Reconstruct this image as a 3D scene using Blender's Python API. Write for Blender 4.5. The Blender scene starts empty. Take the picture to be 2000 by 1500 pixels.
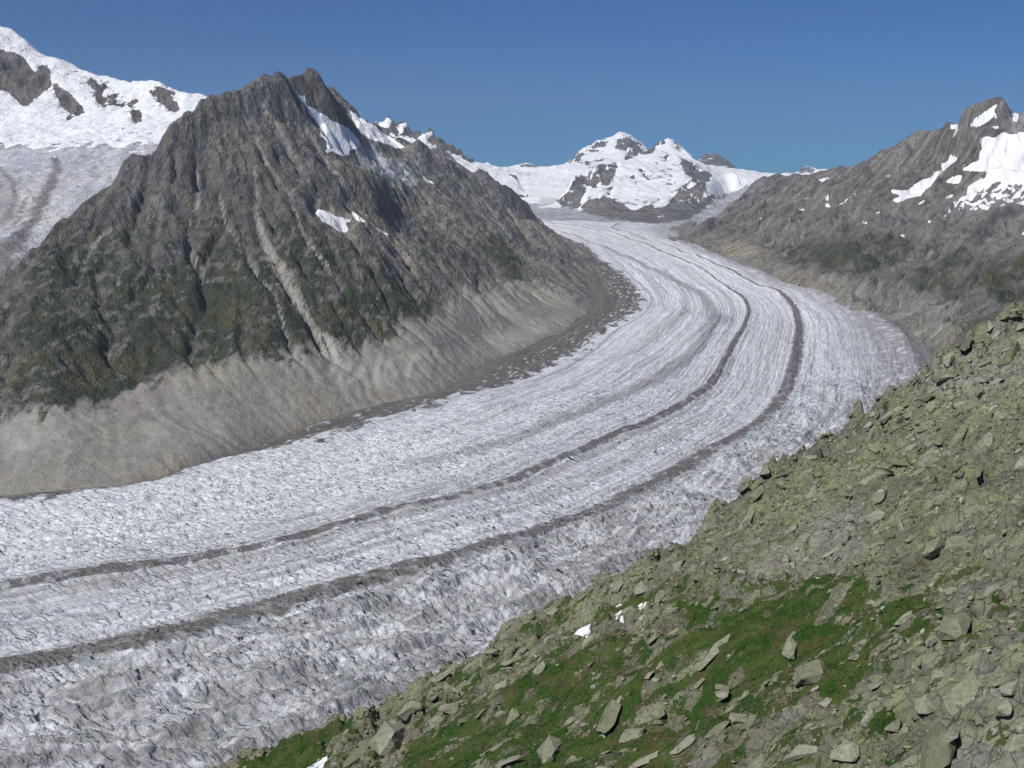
import bpy, bmesh, math, random, time
import numpy as np
from mathutils import Vector, Matrix, geometry
T0 = time.time()
sc = bpy.context.scene
random.seed(7); RNG = np.random.default_rng(11)

# ------------------------------------------------------------------ camera, sky, sun, exposure
F = 2300.0                                   # focal length in pixels of a 2000 px wide frame
TH = math.atan(360.0 / F)                    # pitch below the horizon
CT, ST = math.cos(TH), math.sin(TH)
cam_d = bpy.data.cameras.new('camera'); cam = bpy.data.objects.new('camera', cam_d)
sc.collection.objects.link(cam); sc.camera = cam
cam_d.sensor_width = 36; cam_d.lens = 36 * F / 2000; cam_d.clip_start = 1; cam_d.clip_end = 120000
cam.location = (0, 0, 0); cam.rotation_euler = (math.pi / 2 - TH, 0, 0)
SUN_EL = math.radians(48); SUN_AZ = math.radians(224)      # azimuth clockwise from +Y: behind the camera, to the left
SD = Vector((math.sin(SUN_AZ) * math.cos(SUN_EL), math.cos(SUN_AZ) * math.cos(SUN_EL), math.sin(SUN_EL)))
w = bpy.data.worlds.new('World'); sc.world = w; w.use_nodes = True
nt = w.node_tree; nt.nodes.clear()
sky = nt.nodes.new('ShaderNodeTexSky'); sky.sky_type = 'NISHITA'; sky.sun_disc = False
sky.sun_elevation = SUN_EL; sky.sun_rotation = SUN_AZ; sky.altitude = 2600
sky.air_density = 1.0; sky.dust_density = 0.8; sky.ozone_density = 1.6
bg = nt.nodes.new('ShaderNodeBackground'); bg.inputs['Strength'].default_value = 0.09
ow = nt.nodes.new('ShaderNodeOutputWorld')
tint = nt.nodes.new('ShaderNodeMix'); tint.data_type = 'RGBA'; tint.blend_type = 'MULTIPLY'; tint.inputs[0].default_value = 1
tint.inputs[7].default_value = (.128, .375, .70, 1)           # the deep, slightly violet blue of high alpine air
nt.links.new(sky.outputs[0], tint.inputs[6]); nt.links.new(tint.outputs[2], bg.inputs[0]); nt.links.new(bg.outputs[0], ow.inputs[0])
sl = bpy.data.lights.new('sun', 'SUN'); sl.energy = 4.5; sl.angle = math.radians(0.5); sl.color = (1, .965, .90)
so = bpy.data.objects.new('sun', sl); sc.collection.objects.link(so)
so.rotation_euler = (-SD).to_track_quat('-Z', 'Y').to_euler()
sc.view_settings.view_transform = 'Standard'; sc.view_settings.look = 'None'
sc.view_settings.exposure = 0.0; sc.view_settings.gamma = 1
sc.cycles.max_bounces = 4; sc.cycles.diffuse_bounces = 2; sc.cycles.volume_bounces = 0

# ------------------------------------------------------------------ picture <-> world helpers
G0, GS = -744.0, 0.0625                       # the glacier's mean plane: z = G0 + GS*y
def unp(u, v, D):
    xc = (u - 1000) / F; yc = (750 - v) / F
    t = D / (CT + yc * ST)
    return np.stack([xc * t, D + 0 * xc, (yc * CT - ST) * t], -1)
def unp_ice(u, v):
    u = np.asarray(u, float); v = np.asarray(v, float)
    xc = (u - 1000) / F; yc = (750 - v) / F
    t = G0 / ((yc * CT - ST) - GS * (CT + yc * ST))
    return np.stack([xc * t, (CT + yc * ST) * t, (yc * CT - ST) * t], -1)
def proj(P):
    x, y, z = P[..., 0], P[..., 1], P[..., 2]
    d = np.maximum(y * CT - z * ST, 1e-3); up = y * ST + z * CT
    return (1000 + F * x / d).astype(np.float32), (750 - F * up / d).astype(np.float32)

# ------------------------------------------------------------------ noise
def _h(ix, iy, s):
    n = (ix.astype(np.int64) * 374761393 + iy.astype(np.int64) * 668265263 + s * 974634777) & 0xffffffff
    n = ((n ^ (n >> 13)) * 1274126177) & 0xffffffff
    return ((n ^ (n >> 16)) & 0xffffff).astype(np.float32) / 16777216.0
def gn(x, y, s=0):
    ix = np.floor(x); iy = np.floor(y); fx = (x - ix).astype(np.float32); fy = (y - iy).astype(np.float32)
    ux = fx * fx * fx * (fx * (fx * 6 - 15) + 10); uy = fy * fy * fy * (fy * (fy * 6 - 15) + 10)
    def g(dx, dy):
        a = _h(ix + dx, iy + dy, s) * 6.2831853
        return np.cos(a) * (fx - dx) + np.sin(a) * (fy - dy)
    a, b, c, d = g(0, 0), g(1, 0), g(0, 1), g(1, 1)
    return (a + (b - a) * ux + (c - a) * uy + (a - b - c + d) * ux * uy) * 1.5
def fbm(x, y, o=4, s=0, g=.5, l=2.03):
    r = 0; a = 1
    for k in range(o):
        r = r + a * gn(x, y, s + k * 17); x = x * l + 3.1; y = y * l + 7.7; a *= g
    return r
def ridg(x, y, o=4, s=0, g=.5):
    r = 0; a = 1; w_ = 1
    for k in range(o):
        n = 1 - np.abs(gn(x, y, s + k * 13)) * 1.6; n = n * n * w_
        r = r + a * n; w_ = np.clip(n * 1.6, 0, 1); x = x * 2.07 + 1.3; y = y * 2.07 + 4.1; a *= g
    return r
def worley(x, y, s=0):
    ix = np.floor(x); iy = np.floor(y)
    f1 = np.full(x.shape, 9., np.float32); f2 = f1.copy(); idv = np.zeros(x.shape, np.float32)
    for dx in (-1, 0, 1):
        for dy in (-1, 0, 1):
            cx, cy = ix + dx, iy + dy
            px = cx + .1 + .8 * _h(cx, cy, s); py = cy + .1 + .8 * _h(cx, cy, s + 5)
            d = ((px - x) ** 2 + (py - y) ** 2).astype(np.float32)
            nid = _h(cx, cy, s + 9); c = d < f1
            f2 = np.where(c, f1, np.minimum(f2, d)); idv = np.where(c, nid, idv); f1 = np.where(c, d, f1)
    return np.sqrt(f1), np.sqrt(f2), idv
def sst(x, a, b):
    t = np.clip((x - a) / (b - a), 0, 1); return t * t * (3 - 2 * t)
def blur(A, s):
    r = max(1, int(3 * s)); k = np.exp(-.5 * (np.arange(-r, r + 1) / s) ** 2); k /= k.sum()
    for ax in (0, 1):
        B = np.pad(A, [(r, r) if i == ax else (0, 0) for i in (0, 1)], mode='edge'); O = 0
        for i, kk in enumerate(k): O = O + kk * (B[i:i + A.shape[0], :] if ax == 0 else B[:, i:i + A.shape[1]])
        A = O
    return A

# ------------------------------------------------------------------ polygons and strokes on the terrain
def seg_d(u, v, pts, closed):
    d = np.full(u.shape, 1e9, np.float32); n = len(pts)
    for i in range(n if closed else n - 1):
        ax, ay = pts[i][:2]; bx, by = pts[(i + 1) % n][:2]; ex, ey = bx - ax, by - ay
        t = np.clip(((u - ax) * ex + (v - ay) * ey) / max(ex * ex + ey * ey, 1e-6), 0, 1)
        d = np.minimum(d, (u - ax - t * ex) ** 2 + (v - ay - t * ey) ** 2)
    return np.sqrt(d)
def poly_sd(u, v, pts, pad=40):
    """signed distance, positive inside; -pad where far away"""
    out = np.full(u.shape, -float(pad), np.float32); P = np.array(pts, float)
    m = (u > P[:, 0].min() - pad) & (u < P[:, 0].max() + pad) & (v > P[:, 1].min() - pad) & (v < P[:, 1].max() + pad)
    if not m.any(): return out
    uu, vv = u[m], v[m]; ins = np.zeros(uu.shape, bool); n = len(pts)
    for i in range(n):
        ax, ay = P[i]; bx, by = P[(i + 1) % n]
        if ay == by: continue
        ins ^= ((ay > vv) != (by > vv)) & (uu < (bx - ax) * (vv - ay) / (by - ay) + ax)
    d = seg_d(uu, vv, pts, True); out[m] = np.where(ins, d, -d); return out
def multi_sd(u, v, polys, pad=40):
    r = np.full(u.shape, -float(pad), np.float32)
    for p in polys: r = np.maximum(r, poly_sd(u, v, p, pad))
    return r
def stroke(u, v, pts, pad=60):
    """pts (u, v, half width): 1 on the axis, .5 at the edge, 0 outside"""
    P = np.array(pts, float); out = np.zeros(u.shape, np.float32)
    m = (u > P[:, 0].min() - pad) & (u < P[:, 0].max() + pad) & (v > P[:, 1].min() - pad) & (v < P[:, 1].max() + pad)
    if not m.any(): return out
    uu, vv = u[m], v[m]; best = np.zeros(uu.shape, np.float32)
    for i in range(len(P) - 1):
        ax, ay, aw = P[i]; bx, by, bw = P[i + 1]; ex, ey = bx - ax, by - ay
        t = np.clip(((uu - ax) * ex + (vv - ay) * ey) / (ex * ex + ey * ey + 1e-6), 0, 1)
        d = np.sqrt((uu - ax - t * ex) ** 2 + (vv - ay - t * ey) ** 2)
        best = np.maximum(best, 1 - .5 * d / (aw + (bw - aw) * t))
    out[m] = np.clip(best, 0, 1); return out
def zp(s, ox, oy, k):                          # "x,y x,y ..." read off a zoomed crop -> picture pixels
    return [(ox + float(a.split(',')[0]) * k, oy + float(a.split(',')[1]) * k) for a in s.split()]
Z1 = lambda s: zp(s, 0, 0, .35)
Z2 = lambda s: zp(s, 650, 150, .35)
Z3 = lambda s: zp(s, 1300, 150, .35)
Z5 = lambda s: zp(s, 1050, 220, .25)
ZL = lambda s: zp(s, 0, 475, .35)

# ------------------------------------------------------------------ terrain from control lines
class Ctl:
    def __init__(s): s.p = []
    def line(s, pts, back=0, drop=0, step=90):
        P = []
        for q in pts:
            P.append(unp(q[0], q[1], q[2]) if len(q) == 3 else unp_ice(q[0], q[1]))
        P = np.array(P); out = [P[0]]
        for a, b in zip(P[:-1], P[1:]):
            n = max(1, int(np.hypot(*(b - a)[:2]) / step))
            for k in range(1, n + 1): out.append(a + (b - a) * k / n)
        s.p += out
        if back:
            for q in out:
                d = q[:2] / np.hypot(*q[:2]); s.p.append(np.array([q[0] + d[0] * back, q[1] + d[1] * back, q[2] - drop]))
        return s
    def pts(s, L):
        for q in L: s.p.append(unp(*q) if len(q) == 3 else unp_ice(*q))
        return s
    def xyz(s, L):
        for q in L: s.p.append(np.array(q, float))
        return s
def tin(P, Z, gx, gy):
    """linear interpolation of Z over the Delaunay triangles of P on the grid gx, gy"""
    vs, _, fs, ov, _, _ = geometry.delaunay_2d_cdt([Vector((float(a), float(b))) for a, b in P], [], [], 0, 1e-3)
    V = np.array([[q.x, q.y] for q in vs]); idx = np.array([o[0] if o else 0 for o in ov])
    tri = np.array([list(f) for f in fs if len(f) == 3]); x0, y0 = gx[0], gy[0]; dx, dy = gx[1] - gx[0], gy[1] - gy[0]
    cells = []
    for t in tri:
        a, b, c = V[t]; den = (b[1] - c[1]) * (a[0] - c[0]) + (c[0] - b[0]) * (a[1] - c[1])
        if abs(den) < 1e-6: continue
        i0 = max(0, int(math.ceil((min(a[0], b[0], c[0]) - x0) / dx))); i1 = min(len(gx) - 1, int((max(a[0], b[0], c[0]) - x0) / dx))
        j0 = max(0, int(math.ceil((min(a[1], b[1], c[1]) - y0) / dy))); j1 = min(len(gy) - 1, int((max(a[1], b[1], c[1]) - y0) / dy))
        if i1 < i0 or j1 < j0: continue
        X, Y = np.meshgrid(gx[i0:i1 + 1], gy[j0:j1 + 1])
        w0 = ((b[1] - c[1]) * (X - c[0]) + (c[0] - b[0]) * (Y - c[1])) / den
        w1 = ((c[1] - a[1]) * (X - c[0]) + (a[0] - c[0]) * (Y - c[1])) / den
        w2 = 1 - w0 - w1; m = (w0 > -1e-4) & (w1 > -1e-4) & (w2 > -1e-4)
        J, I = np.nonzero(m); cells.append((J + j0, I + i0, idx[t], w0[m], w1[m], w2[m]))
    J = np.concatenate([c[0] for c in cells]); I = np.concatenate([c[1] for c in cells])
    A = np.concatenate([np.broadcast_to(c[2], (len(c[0]), 3)) for c in cells]); W = np.stack([np.concatenate([c[k] for c in cells]) for k in (3, 4, 5)], 1)
    def ev(Z):
        H = np.full((len(gy), len(gx)), np.nan, np.float32); H[J, I] = (np.asarray(Z)[A] * W).sum(1); return H
    return ev
def bil(H, gx, gy, x, y):
    fx = np.clip((x - gx[0]) / (gx[1] - gx[0]), 0, len(gx) - 1.001); fy = np.clip((y - gy[0]) / (gy[1] - gy[0]), 0, len(gy) - 1.001)
    i = fx.astype(int); j = fy.astype(int); a = fx - i; b = fy - j
    return (H[j, i] * (1 - a) + H[j, i + 1] * a) * (1 - b) + (H[j + 1, i] * (1 - a) + H[j + 1, i + 1] * a) * b
def heights(ctl, gx, gy, sig, fill, iters=3):
    P = np.array(ctl.p); ev = tin(P[:, :2], P[:, 2], gx, gy); Z = P[:, 2].copy()
    ok = (P[:, 0] > gx[0]) & (P[:, 0] < gx[-1]) & (P[:, 1] > gy[0]) & (P[:, 1] < gy[-1])
    for k in range(iters):
        H = ev(Z); H = np.where(np.isnan(H), fill, H); H = blur(H, sig)
        if k < iters - 1: Z[ok] += .85 * (P[ok, 2] - bil(H, gx, gy, P[ok, 0], P[ok, 1]))
    return H
def erode(H, cell, drops=30000, rounds=8, steps=70, ero=.3, dep=.3, cap=5., seed=3, inertia=.15):
    """droplet erosion, all drops of a round at once; returns heights and how often water passed"""
    rng = np.random.default_rng(seed); H = (H / cell).astype(np.float64).copy(); ny, nx = H.shape; FL = np.zeros(H.size)
    for r in range(rounds):
        x = rng.uniform(1, nx - 3, drops); y = rng.uniform(1, ny - 3, drops); dx = np.zeros(drops); dy = np.zeros(drops)
        vel = np.ones(drops); sed = np.zeros(drops); wat = np.ones(drops); al = np.ones(drops, bool)
        for s in range(steps):
            i = x.astype(int); j = y.astype(int); a = x - i; b = y - j; f = H.ravel(); k = j * nx + i
            h00, h10, h01, h11 = f[k], f[k + 1], f[k + nx], f[k + nx + 1]
            gx_ = (h10 - h00) * (1 - b) + (h11 - h01) * b; gy_ = (h01 - h00) * (1 - a) + (h11 - h10) * a
            h = (h00 * (1 - a) + h10 * a) * (1 - b) + (h01 * (1 - a) + h11 * a) * b
            dx = dx * inertia - gx_ * (1 - inertia); dy = dy * inertia - gy_ * (1 - inertia); n = np.sqrt(dx * dx + dy * dy) + 1e-9; dx /= n; dy /= n
            X = np.clip(x + dx, 1, nx - 3); Y = np.clip(y + dy, 1, ny - 3); al &= (np.abs(X - x) + np.abs(Y - y)) > 1e-3
            I = X.astype(int); Jj = Y.astype(int); A = X - I; B = Y - Jj; K = Jj * nx + I
            hn = (f[K] * (1 - A) + f[K + 1] * A) * (1 - B) + (f[K + nx] * (1 - A) + f[K + nx + 1] * A) * B
            dh = hn - h; c = np.maximum(-dh, .02) * vel * wat * cap
            q = np.where(dh > 0, np.minimum(dh, sed), np.where(sed > c, (sed - c) * dep, -np.minimum((c - sed) * ero, -dh * .5)))
            q = np.where(al, q, 0); sed = np.clip(sed - q, 0, .6)
            tot = 0
            for kk, ww in ((k, (1 - a) * (1 - b)), (k + 1, a * (1 - b)), (k + nx, (1 - a) * b), (k + nx + 1, a * b)):
                tot = tot + np.bincount(kk, q * ww, f.size)
            f = f + np.clip(tot, -.05, .02)
            FL += np.bincount(k, wat * al, f.size); H = f.reshape(ny, nx)
            vel = np.sqrt(np.maximum(vel * vel - dh, .05)); vel = np.minimum(vel, 4); wat = wat * .985; x, y = X, Y
    H = blur(H, .55); return (H * cell).astype(np.float32), FL.reshape(ny, nx).astype(np.float32)

# ------------------------------------------------------------------ mesh output
def tag(o, label=None, cat=None, group=None, kind=None):
    for k, v_ in (('label', label), ('category', cat), ('group', group), ('kind', kind)):
        if v_: o[k] = v_
    return o
def raw_mesh(name, V, Q, attrs=None, smooth=True):
    me = bpy.data.meshes.new(name); n = Q.shape[1]
    me.vertices.add(len(V)); me.vertices.foreach_set('co', np.ascontiguousarray(V, np.float32).ravel())
    me.loops.add(Q.size); me.loops.foreach_set('vertex_index', np.ascontiguousarray(Q, np.int32).ravel())
    me.polygons.add(len(Q)); me.polygons.foreach_set('loop_start', np.arange(0, Q.size, n, dtype=np.int32))
    me.update(calc_edges=True)
    if smooth: me.polygons.foreach_set('use_smooth', np.ones(len(Q), bool))
    for k, a in (attrs or {}).items():
        if a.ndim == 2:
            at = me.attributes.new(k, 'FLOAT_COLOR', 'POINT')
            c = np.ones((len(V), 4), np.float32); c[:, :3] = a; at.data.foreach_set('color', c.ravel())
        else:
            at = me.attributes.new(k, 'FLOAT', 'POINT'); at.data.foreach_set('value', np.ascontiguousarray(a, np.float32).ravel())
    return me
def grid_objs(V, ny, nx, attrs, mat, parts, keep=None, smooth=True):
    """split one grid into objects: parts = [(vertex mask or None, name, props)]; the last takes the rest"""
    idx = np.arange(ny * nx).reshape(ny, nx)
    Q = np.stack([idx[:-1, :-1], idx[:-1, 1:], idx[1:, 1:], idx[1:, :-1]], -1).reshape(-1, 4)
    if keep is not None: Q = Q[keep.ravel()[Q].any(1)]
    out = []
    for m, name, props in parts:
        if m is None: sel = np.ones(len(Q), bool)
        else: sel = m.ravel()[Q].sum(1) >= 2
        if name == 'snow_patch' and sel.any():      # one piece only: what is cut off stays with the mountain
            qi = np.nonzero(sel)[0]; par = {}
            def find(a):
                while par.setdefault(a, a) != a: par[a] = par[par[a]]; a = par[a]
                return a
            for f_ in Q[qi]:
                r0 = find(int(f_[0]))
                for k_ in f_[1:]: par[find(int(k_))] = r0
            rt_ = np.array([find(int(f_[0])) for f_ in Q[qi]]); un, ct = np.unique(rt_, return_counts=True)
            sel = np.zeros(len(Q), bool); sel[qi[rt_ == un[ct.argmax()]]] = True
        q = Q[sel]; Q = Q[~sel]
        if len(q) == 0: print('EMPTY PART', name, props); continue
        used, inv = np.unique(q, return_inverse=True)
        me = raw_mesh(name, V.reshape(-1, 3)[used], inv.reshape(q.shape), {k: (a.reshape(-1, 3)[used] if a.ndim == 3 or (a.ndim == 2 and a.shape[-1] == 3 and a.size == 3 * ny * nx) else a.ravel()[used]) for k, a in attrs.items()}, smooth)
        o = bpy.data.objects.new(name, me); sc.collection.objects.link(o); me.materials.append(mat); tag(o, **props); out.append(o)
    return out

# ------------------------------------------------------------------ materials
class NB:
    def __init__(s, name):
        s.m = bpy.data.materials.new(name); s.m.use_nodes = True; s.t = s.m.node_tree; s.t.nodes.clear()
        s.out = s.n('ShaderNodeOutputMaterial'); s.b = s.n('ShaderNodeBsdfPrincipled'); s.l(s.b.outputs[0], s.out.inputs[0])
        s.b.inputs['Specular IOR Level'].default_value = .15; s.tc = s.n('ShaderNodeTexCoord').outputs['Object']
    def n(s, t): return s.t.nodes.new(t)
    def l(s, a, b): s.t.links.new(a, b)
    def put(s, sock, v):
        if hasattr(v, 'is_output') or isinstance(v, bpy.types.NodeSocket): s.l(v, sock)
        elif isinstance(v, tuple) and sock.type == 'RGBA': sock.default_value = (*v, 1)
        else: sock.default_value = v
    def attr(s, name, col=False):
        a = s.n('ShaderNodeAttribute'); a.attribute_name = name; return a.outputs['Color' if col else 'Fac']
    def map(s, scale, src=None):
        m = s.n('ShaderNodeMapping'); s.l(src or s.tc, m.inputs[0]); m.inputs['Scale'].default_value = scale; return m.outputs[0]
    def noise(s, scale, det=4, rough=.55, src=None, typ='FBM', lac=2.):
        n = s.n('ShaderNodeTexNoise'); n.noise_type = typ; n.inputs['Scale'].default_value = scale; n.inputs['Detail'].default_value = det
        n.inputs['Roughness'].default_value = rough; n.inputs['Lacunarity'].default_value = lac; s.l(src or s.tc, n.inputs['Vector']); return n.outputs['Fac']
    def vor(s, scale, src=None, feat='F1', out='Distance', rnd=1.):
        n = s.n('ShaderNodeTexVoronoi'); n.feature = feat; n.inputs['Scale'].default_value = scale; n.inputs['Randomness'].default_value = rnd
        s.l(src or s.tc, n.inputs['Vector']); return n.outputs[out]
    def math(s, op, a, b=0., c=0., clamp=False):
        n = s.n('ShaderNodeMath'); n.operation = op; n.use_clamp = clamp
        for i, v in enumerate((a, b, c)): s.put(n.inputs[i], v)
        return n.outputs[0]
    def ss(s, x, a, b, lo=0., hi=1.):
        n = s.n('ShaderNodeMapRange'); n.interpolation_type = 'SMOOTHSTEP'; s.put(n.inputs['Value'], x)
        for k, v in (('From Min', a), ('From Max', b), ('To Min', lo), ('To Max', hi)): n.inputs[k].default_value = v
        return n.outputs[0]
    def lin(s, x, a, b, lo=0., hi=1.):
        n = s.n('ShaderNodeMapRange'); s.put(n.inputs['Value'], x)
        for k, v in (('From Min', a), ('From Max', b), ('To Min', lo), ('To Max', hi)): n.inputs[k].default_value = v
        return n.outputs[0]
    def mix(s, f, a, b, mode='MIX'):
        n = s.n('ShaderNodeMix'); n.data_type = 'RGBA'; n.blend_type = mode; s.put(n.inputs[0], f); s.put(n.inputs[6], a); s.put(n.inputs[7], b); return n.outputs[2]
    def scale_col(s, c, f):
        n = s.n('ShaderNodeVectorMath'); n.operation = 'SCALE'; s.l(c, n.inputs[0]); s.put(n.inputs[3], f); return n.outputs[0]
    def bump(s, h, dist, strength=1., nrm=None):
        n = s.n('ShaderNodeBump'); s.l(h, n.inputs['Height']); n.inputs['Distance'].default_value = dist; s.put(n.inputs['Strength'], strength)
        if nrm: s.l(nrm, n.inputs['Normal'])
        return n.outputs[0]
def mat_mountain(name, px, snowc=(.86, .87, .89), vegc=(.052, .063, .039)):
    """rock colour from 'Col'; 'snow' and 'veg' are soft coverages whose borders the fine noise breaks up; px = ground size of a pixel"""
    b = NB(name); k = 1 / px
    rock = b.attr('Col', True); sn = b.attr('snow'); vg = b.attr('veg')
    vs = b.map((1, 1, .22))
    n1 = b.noise(k / 60, 5, .62, vs); n2 = b.noise(k / 12, 4, .65, vs); n3 = b.noise(k / 4, 3, .6, vs); n4 = b.noise(k / 1.6, 4, .7, vs); n5 = b.noise(k / 7, 4, .7, b.map((1, 1, .07)))
    f = b.math('ADD', b.lin(n1, .3, .7, .72, 1.28), b.lin(n2, .3, .7, -.28, .28)); f = b.math('ADD', f, b.lin(n3, .3, .7, -.2, .2)); f = b.math('ADD', f, b.lin(n4, .3, .7, -.22, .22)); f = b.math('ADD', f, b.lin(n5, .35, .65, -.16, .16))
    rg = b.attr('rough'); f = b.math('ADD', b.math('MULTIPLY', b.math('SUBTRACT', f, 1.), rg), 1.)
    rc = b.scale_col(rock, f)
    warm = b.noise(k / 110, 3, .5); rc = b.mix(b.ss(warm, .42, .62), rc, b.mix(1., rc, (1.05, 1.0, .93), 'MULTIPLY'))
    vn = b.math('ADD', vg, b.lin(n2, .25, .75, -.34, .34)); vn = b.math('ADD', vn, b.lin(n1, .3, .7, -.3, .3)); vn = b.math('ADD', vn, b.lin(n3, .3, .7, -.18, .18)); vn = b.math('ADD', vn, b.lin(n4, .3, .7, -.12, .12))
    vc = b.mix(b.ss(b.noise(k / 40, 3), .45, .68), vegc, tuple(c * m for c, m in zip(vegc, (1.7, 1.35, 1.25))))
    rc = b.mix(b.ss(vn, .28, .72), rc, b.scale_col(vc, b.lin(n3, .3, .7, .7, 1.3)))
    s2 = b.math('ADD', sn, b.lin(n2, .3, .7, -.16, .16)); s2 = b.math('ADD', s2, b.lin(n3, .3, .7, -.08, .08)); sf = b.ss(s2, .46, .54)
    sc_ = b.scale_col(b.mix(b.ss(n1, .35, .7), snowc, tuple(c * .93 for c in snowc)), b.lin(n3, .2, .8, .93, 1.05))
    col = b.mix(sf, rc, sc_); b.l(col, b.b.inputs['Base Color']); b.b.inputs['Roughness'].default_value = .85
    hgt = b.math('ADD', b.math('MULTIPLY', n1, 6.), b.math('MULTIPLY', n2, 2.2)); hgt = b.math('ADD', hgt, b.math('MULTIPLY', n3, 1.1)); hgt = b.math('ADD', hgt, b.math('MULTIPLY', n4, .6)); hgt = b.math('ADD', hgt, b.math('MULTIPLY', n5, 1.6))
    st = b.math('MULTIPLY', b.math('SUBTRACT', 1., b.math('MULTIPLY', sf, .6)), rg)
    b.l(b.bump(hgt, px * 3.2, st), b.b.inputs['Normal']); return b.m

ROUGH = []
def terrain(name_parts, ctl, xr, yr, step, sig, fill, detail, paint, px, ero=None, keepf=None, matkw={}, emask=None):
    gx = np.arange(xr[0], xr[1], step); gy = np.arange(yr[0], yr[1], step)
    H = heights(ctl, gx, gy, sig, fill); X, Y = np.meshgrid(gx, gy)
    H = H + detail(X, Y, H)
    FL = np.zeros_like(H)
    if ero:
        H0 = H; H, FL = erode(H, step, **ero); FL = blur(np.log1p(FL), .7)
        if emask: e_ = emask(*proj(np.stack([X, Y, H0], -1))); H = H0 * (1 - e_) + H * e_
    V = np.stack([X, Y, H], -1).astype(np.float32); u, v = proj(V)
    gyy, gxx = np.gradient(H, step); slope = np.sqrt(gxx ** 2 + gyy ** 2)
    col, snow, veg, parts = paint(u, v, X, Y, H, slope, FL)[:4]; rough = ROUGH.pop() if ROUGH else np.ones_like(H)
    keep = None if keepf is None else keepf(u, v, X, Y, H)
    m = mat_mountain(name_parts + '_surface', px, **matkw)
    r = grid_objs(V, len(gy), len(gx), {'Col': col.astype(np.float32), 'snow': snow.astype(np.float32), 'veg': veg.astype(np.float32), 'rough': rough.astype(np.float32)}, m, parts, keep)
    print(name_parts, H.shape, round(time.time() - T0, 1)); return r, (gx, gy, H)
def C(*a): return np.array(a, np.float32)
def lay(col, m, c): return col * (1 - m[..., None]) + np.asarray(c, np.float32) * m[..., None]

# ------------------------------------------------------------------ glacier flow lines (picture pixels on the ice plane)
FL_ = {
 0: [(1000,447),(1040,450),(1064,458),(1085,475),(1112,500),(1134,525),(1148,550),(1152,580),(1140,606),(1090,645),(1000,680),(940,710),(860,760),(740,788),(640,805),(500,850),(400,895),(250,938),(0,958),(-250,970),(-420,980)],
 1: [(1002,445),(1060,452),(1100,462),(1135,475),(1180,510),(1222,545),(1245,572),(1247,586),(1236,606),(1205,627),(1160,652),(1110,690),(1060,720),(960,757),(850,792),(700,828),(560,862),(430,892),(330,925),(250,948),(100,966),(0,975),(-250,988),(-420,1000)],
 2: [(1005,442),(1062,445),(1120,458),(1185,485),(1290,530),(1370,575),(1398,605),(1396,632),(1370,675),(1320,720),(1255,758),(1140,805),(960,872),(700,940),(450,990),(200,1040),(0,1065),(-250,1095),(-420,1115)],
 3: [(1010,430),(1065,437),(1125,445),(1187,455),(1225,466),(1262,480),(1310,500),(1350,517),(1420,560),(1453,586),(1464,606),(1452,642),(1424,695),(1400,742),(1350,785),(1260,835),(1130,890),(1000,940),(860,985),(700,1020),(560,1060),(420,1090),(250,1117),(100,1142),(0,1157),(-250,1190),(-420,1215)],
 4: [(1225,434),(1205,440),(1190,447),(1210,453),(1260,467),(1330,490),(1385,513),(1440,538),(1500,565),(1532,582),(1552,604),(1560,640),(1553,700),(1532,768),(1500,810),(1450,850),(1380,890),(1300,932),(1180,990),(1080,1030),(960,1068),(820,1110),(700,1147),(560,1184),(400,1222),(250,1252),(100,1282),(0,1302),(-250,1350),(-420,1385)],
 5: [(1362,432),(1350,440),(1338,452),(1340,464),(1380,484),(1460,516),(1540,550),(1640,578),(1720,610),(1785,650),(1822,690),(1838,730),(1850,800),(1820,900),(1700,1010),(1500,1160),(1300,1290),(1100,1420),(900,1520),(700,1640),(500,1730),(200,1850),(-150,1980),(-420,2080)],
}
def resamp(P, n, tt):
    s = np.concatenate([[0], np.cumsum(np.hypot(*np.diff(P, axis=0).T))]); t = tt * s[-1]
    return np.stack([np.interp(t, s, P[:, k]) for k in (0, 1)], 1), s[-1]
def smooth_line(P, it=6):
    P, _ = resamp(P, 0, np.linspace(0, 1, 260))
    for _ in range(it): P[1:-1] = .25 * P[:-2] + .5 * P[1:-1] + .25 * P[2:]
    return P
LW = {k: smooth_line(unp_ice([a[0] for a in L], [a[1] for a in L])[:, :2]) for k, L in FL_.items()}

# ================================================================== A. the left valley side
c = Ctl()
base = [(u, v) for u, v in FL_[0] if v > 545]
q_ = LW[0][::2]; q_ = q_[q_[:, 1] < 5700]; baseP = np.stack([q_[:, 0], q_[:, 1], G0 + GS * q_[:, 1] - 6], 1)
for a_, b_ in zip(baseP[:-1], baseP[1:]):
    c.p.append(a_)
for q in baseP[::3]:                                  # the bed goes down under the ice
    d = -np.array([q[0] - (-600), q[1] - 5200]); d = -d / np.hypot(*d); c.xyz([(q[0] + 140 * d[0], q[1] + 140 * d[1], q[2] - 70)])
c.line([(-420,905,2700),(-200,730,3050),(0,562,3300),(35,522,3350),(100,457,3500),(180,372,3700),(237,347,3800),(260,287,3850),(330,237,3950),(400,190,4080),(430,182,4120),(455,171,4170),(490,158,4240),(515,144,4300)], back=420, drop=330)
c.line([(515,144,4300),(540,152,4330),(562,165,4350),(583,205,4340),(612,250,4320),(642,292,4280),(668,322,4240),(700,338,4230),(722,352,4250),(765,378,4350)])
c.pts([(600,262,4650),(655,325,4700),(700,352,4700),(745,385,4800),(800,420,5000)])
c.line([(515,149,4620),(545,152,4850),(560,146,4900),(575,140,4950),(590,142,4980),(598,134,5000),(604,129,5000),(613,129,5005),(619,141,5020),(628,160,5040),(650,186,5070),(680,222,5120),(707,262,5180)], back=320, drop=260, step=40)
c.pts([(580,190,4820),(615,220,4850),(645,240,4900),(680,262,4980),(705,278,5080),(640,290,4720),(690,320,4900),(560,170,4700)])
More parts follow.
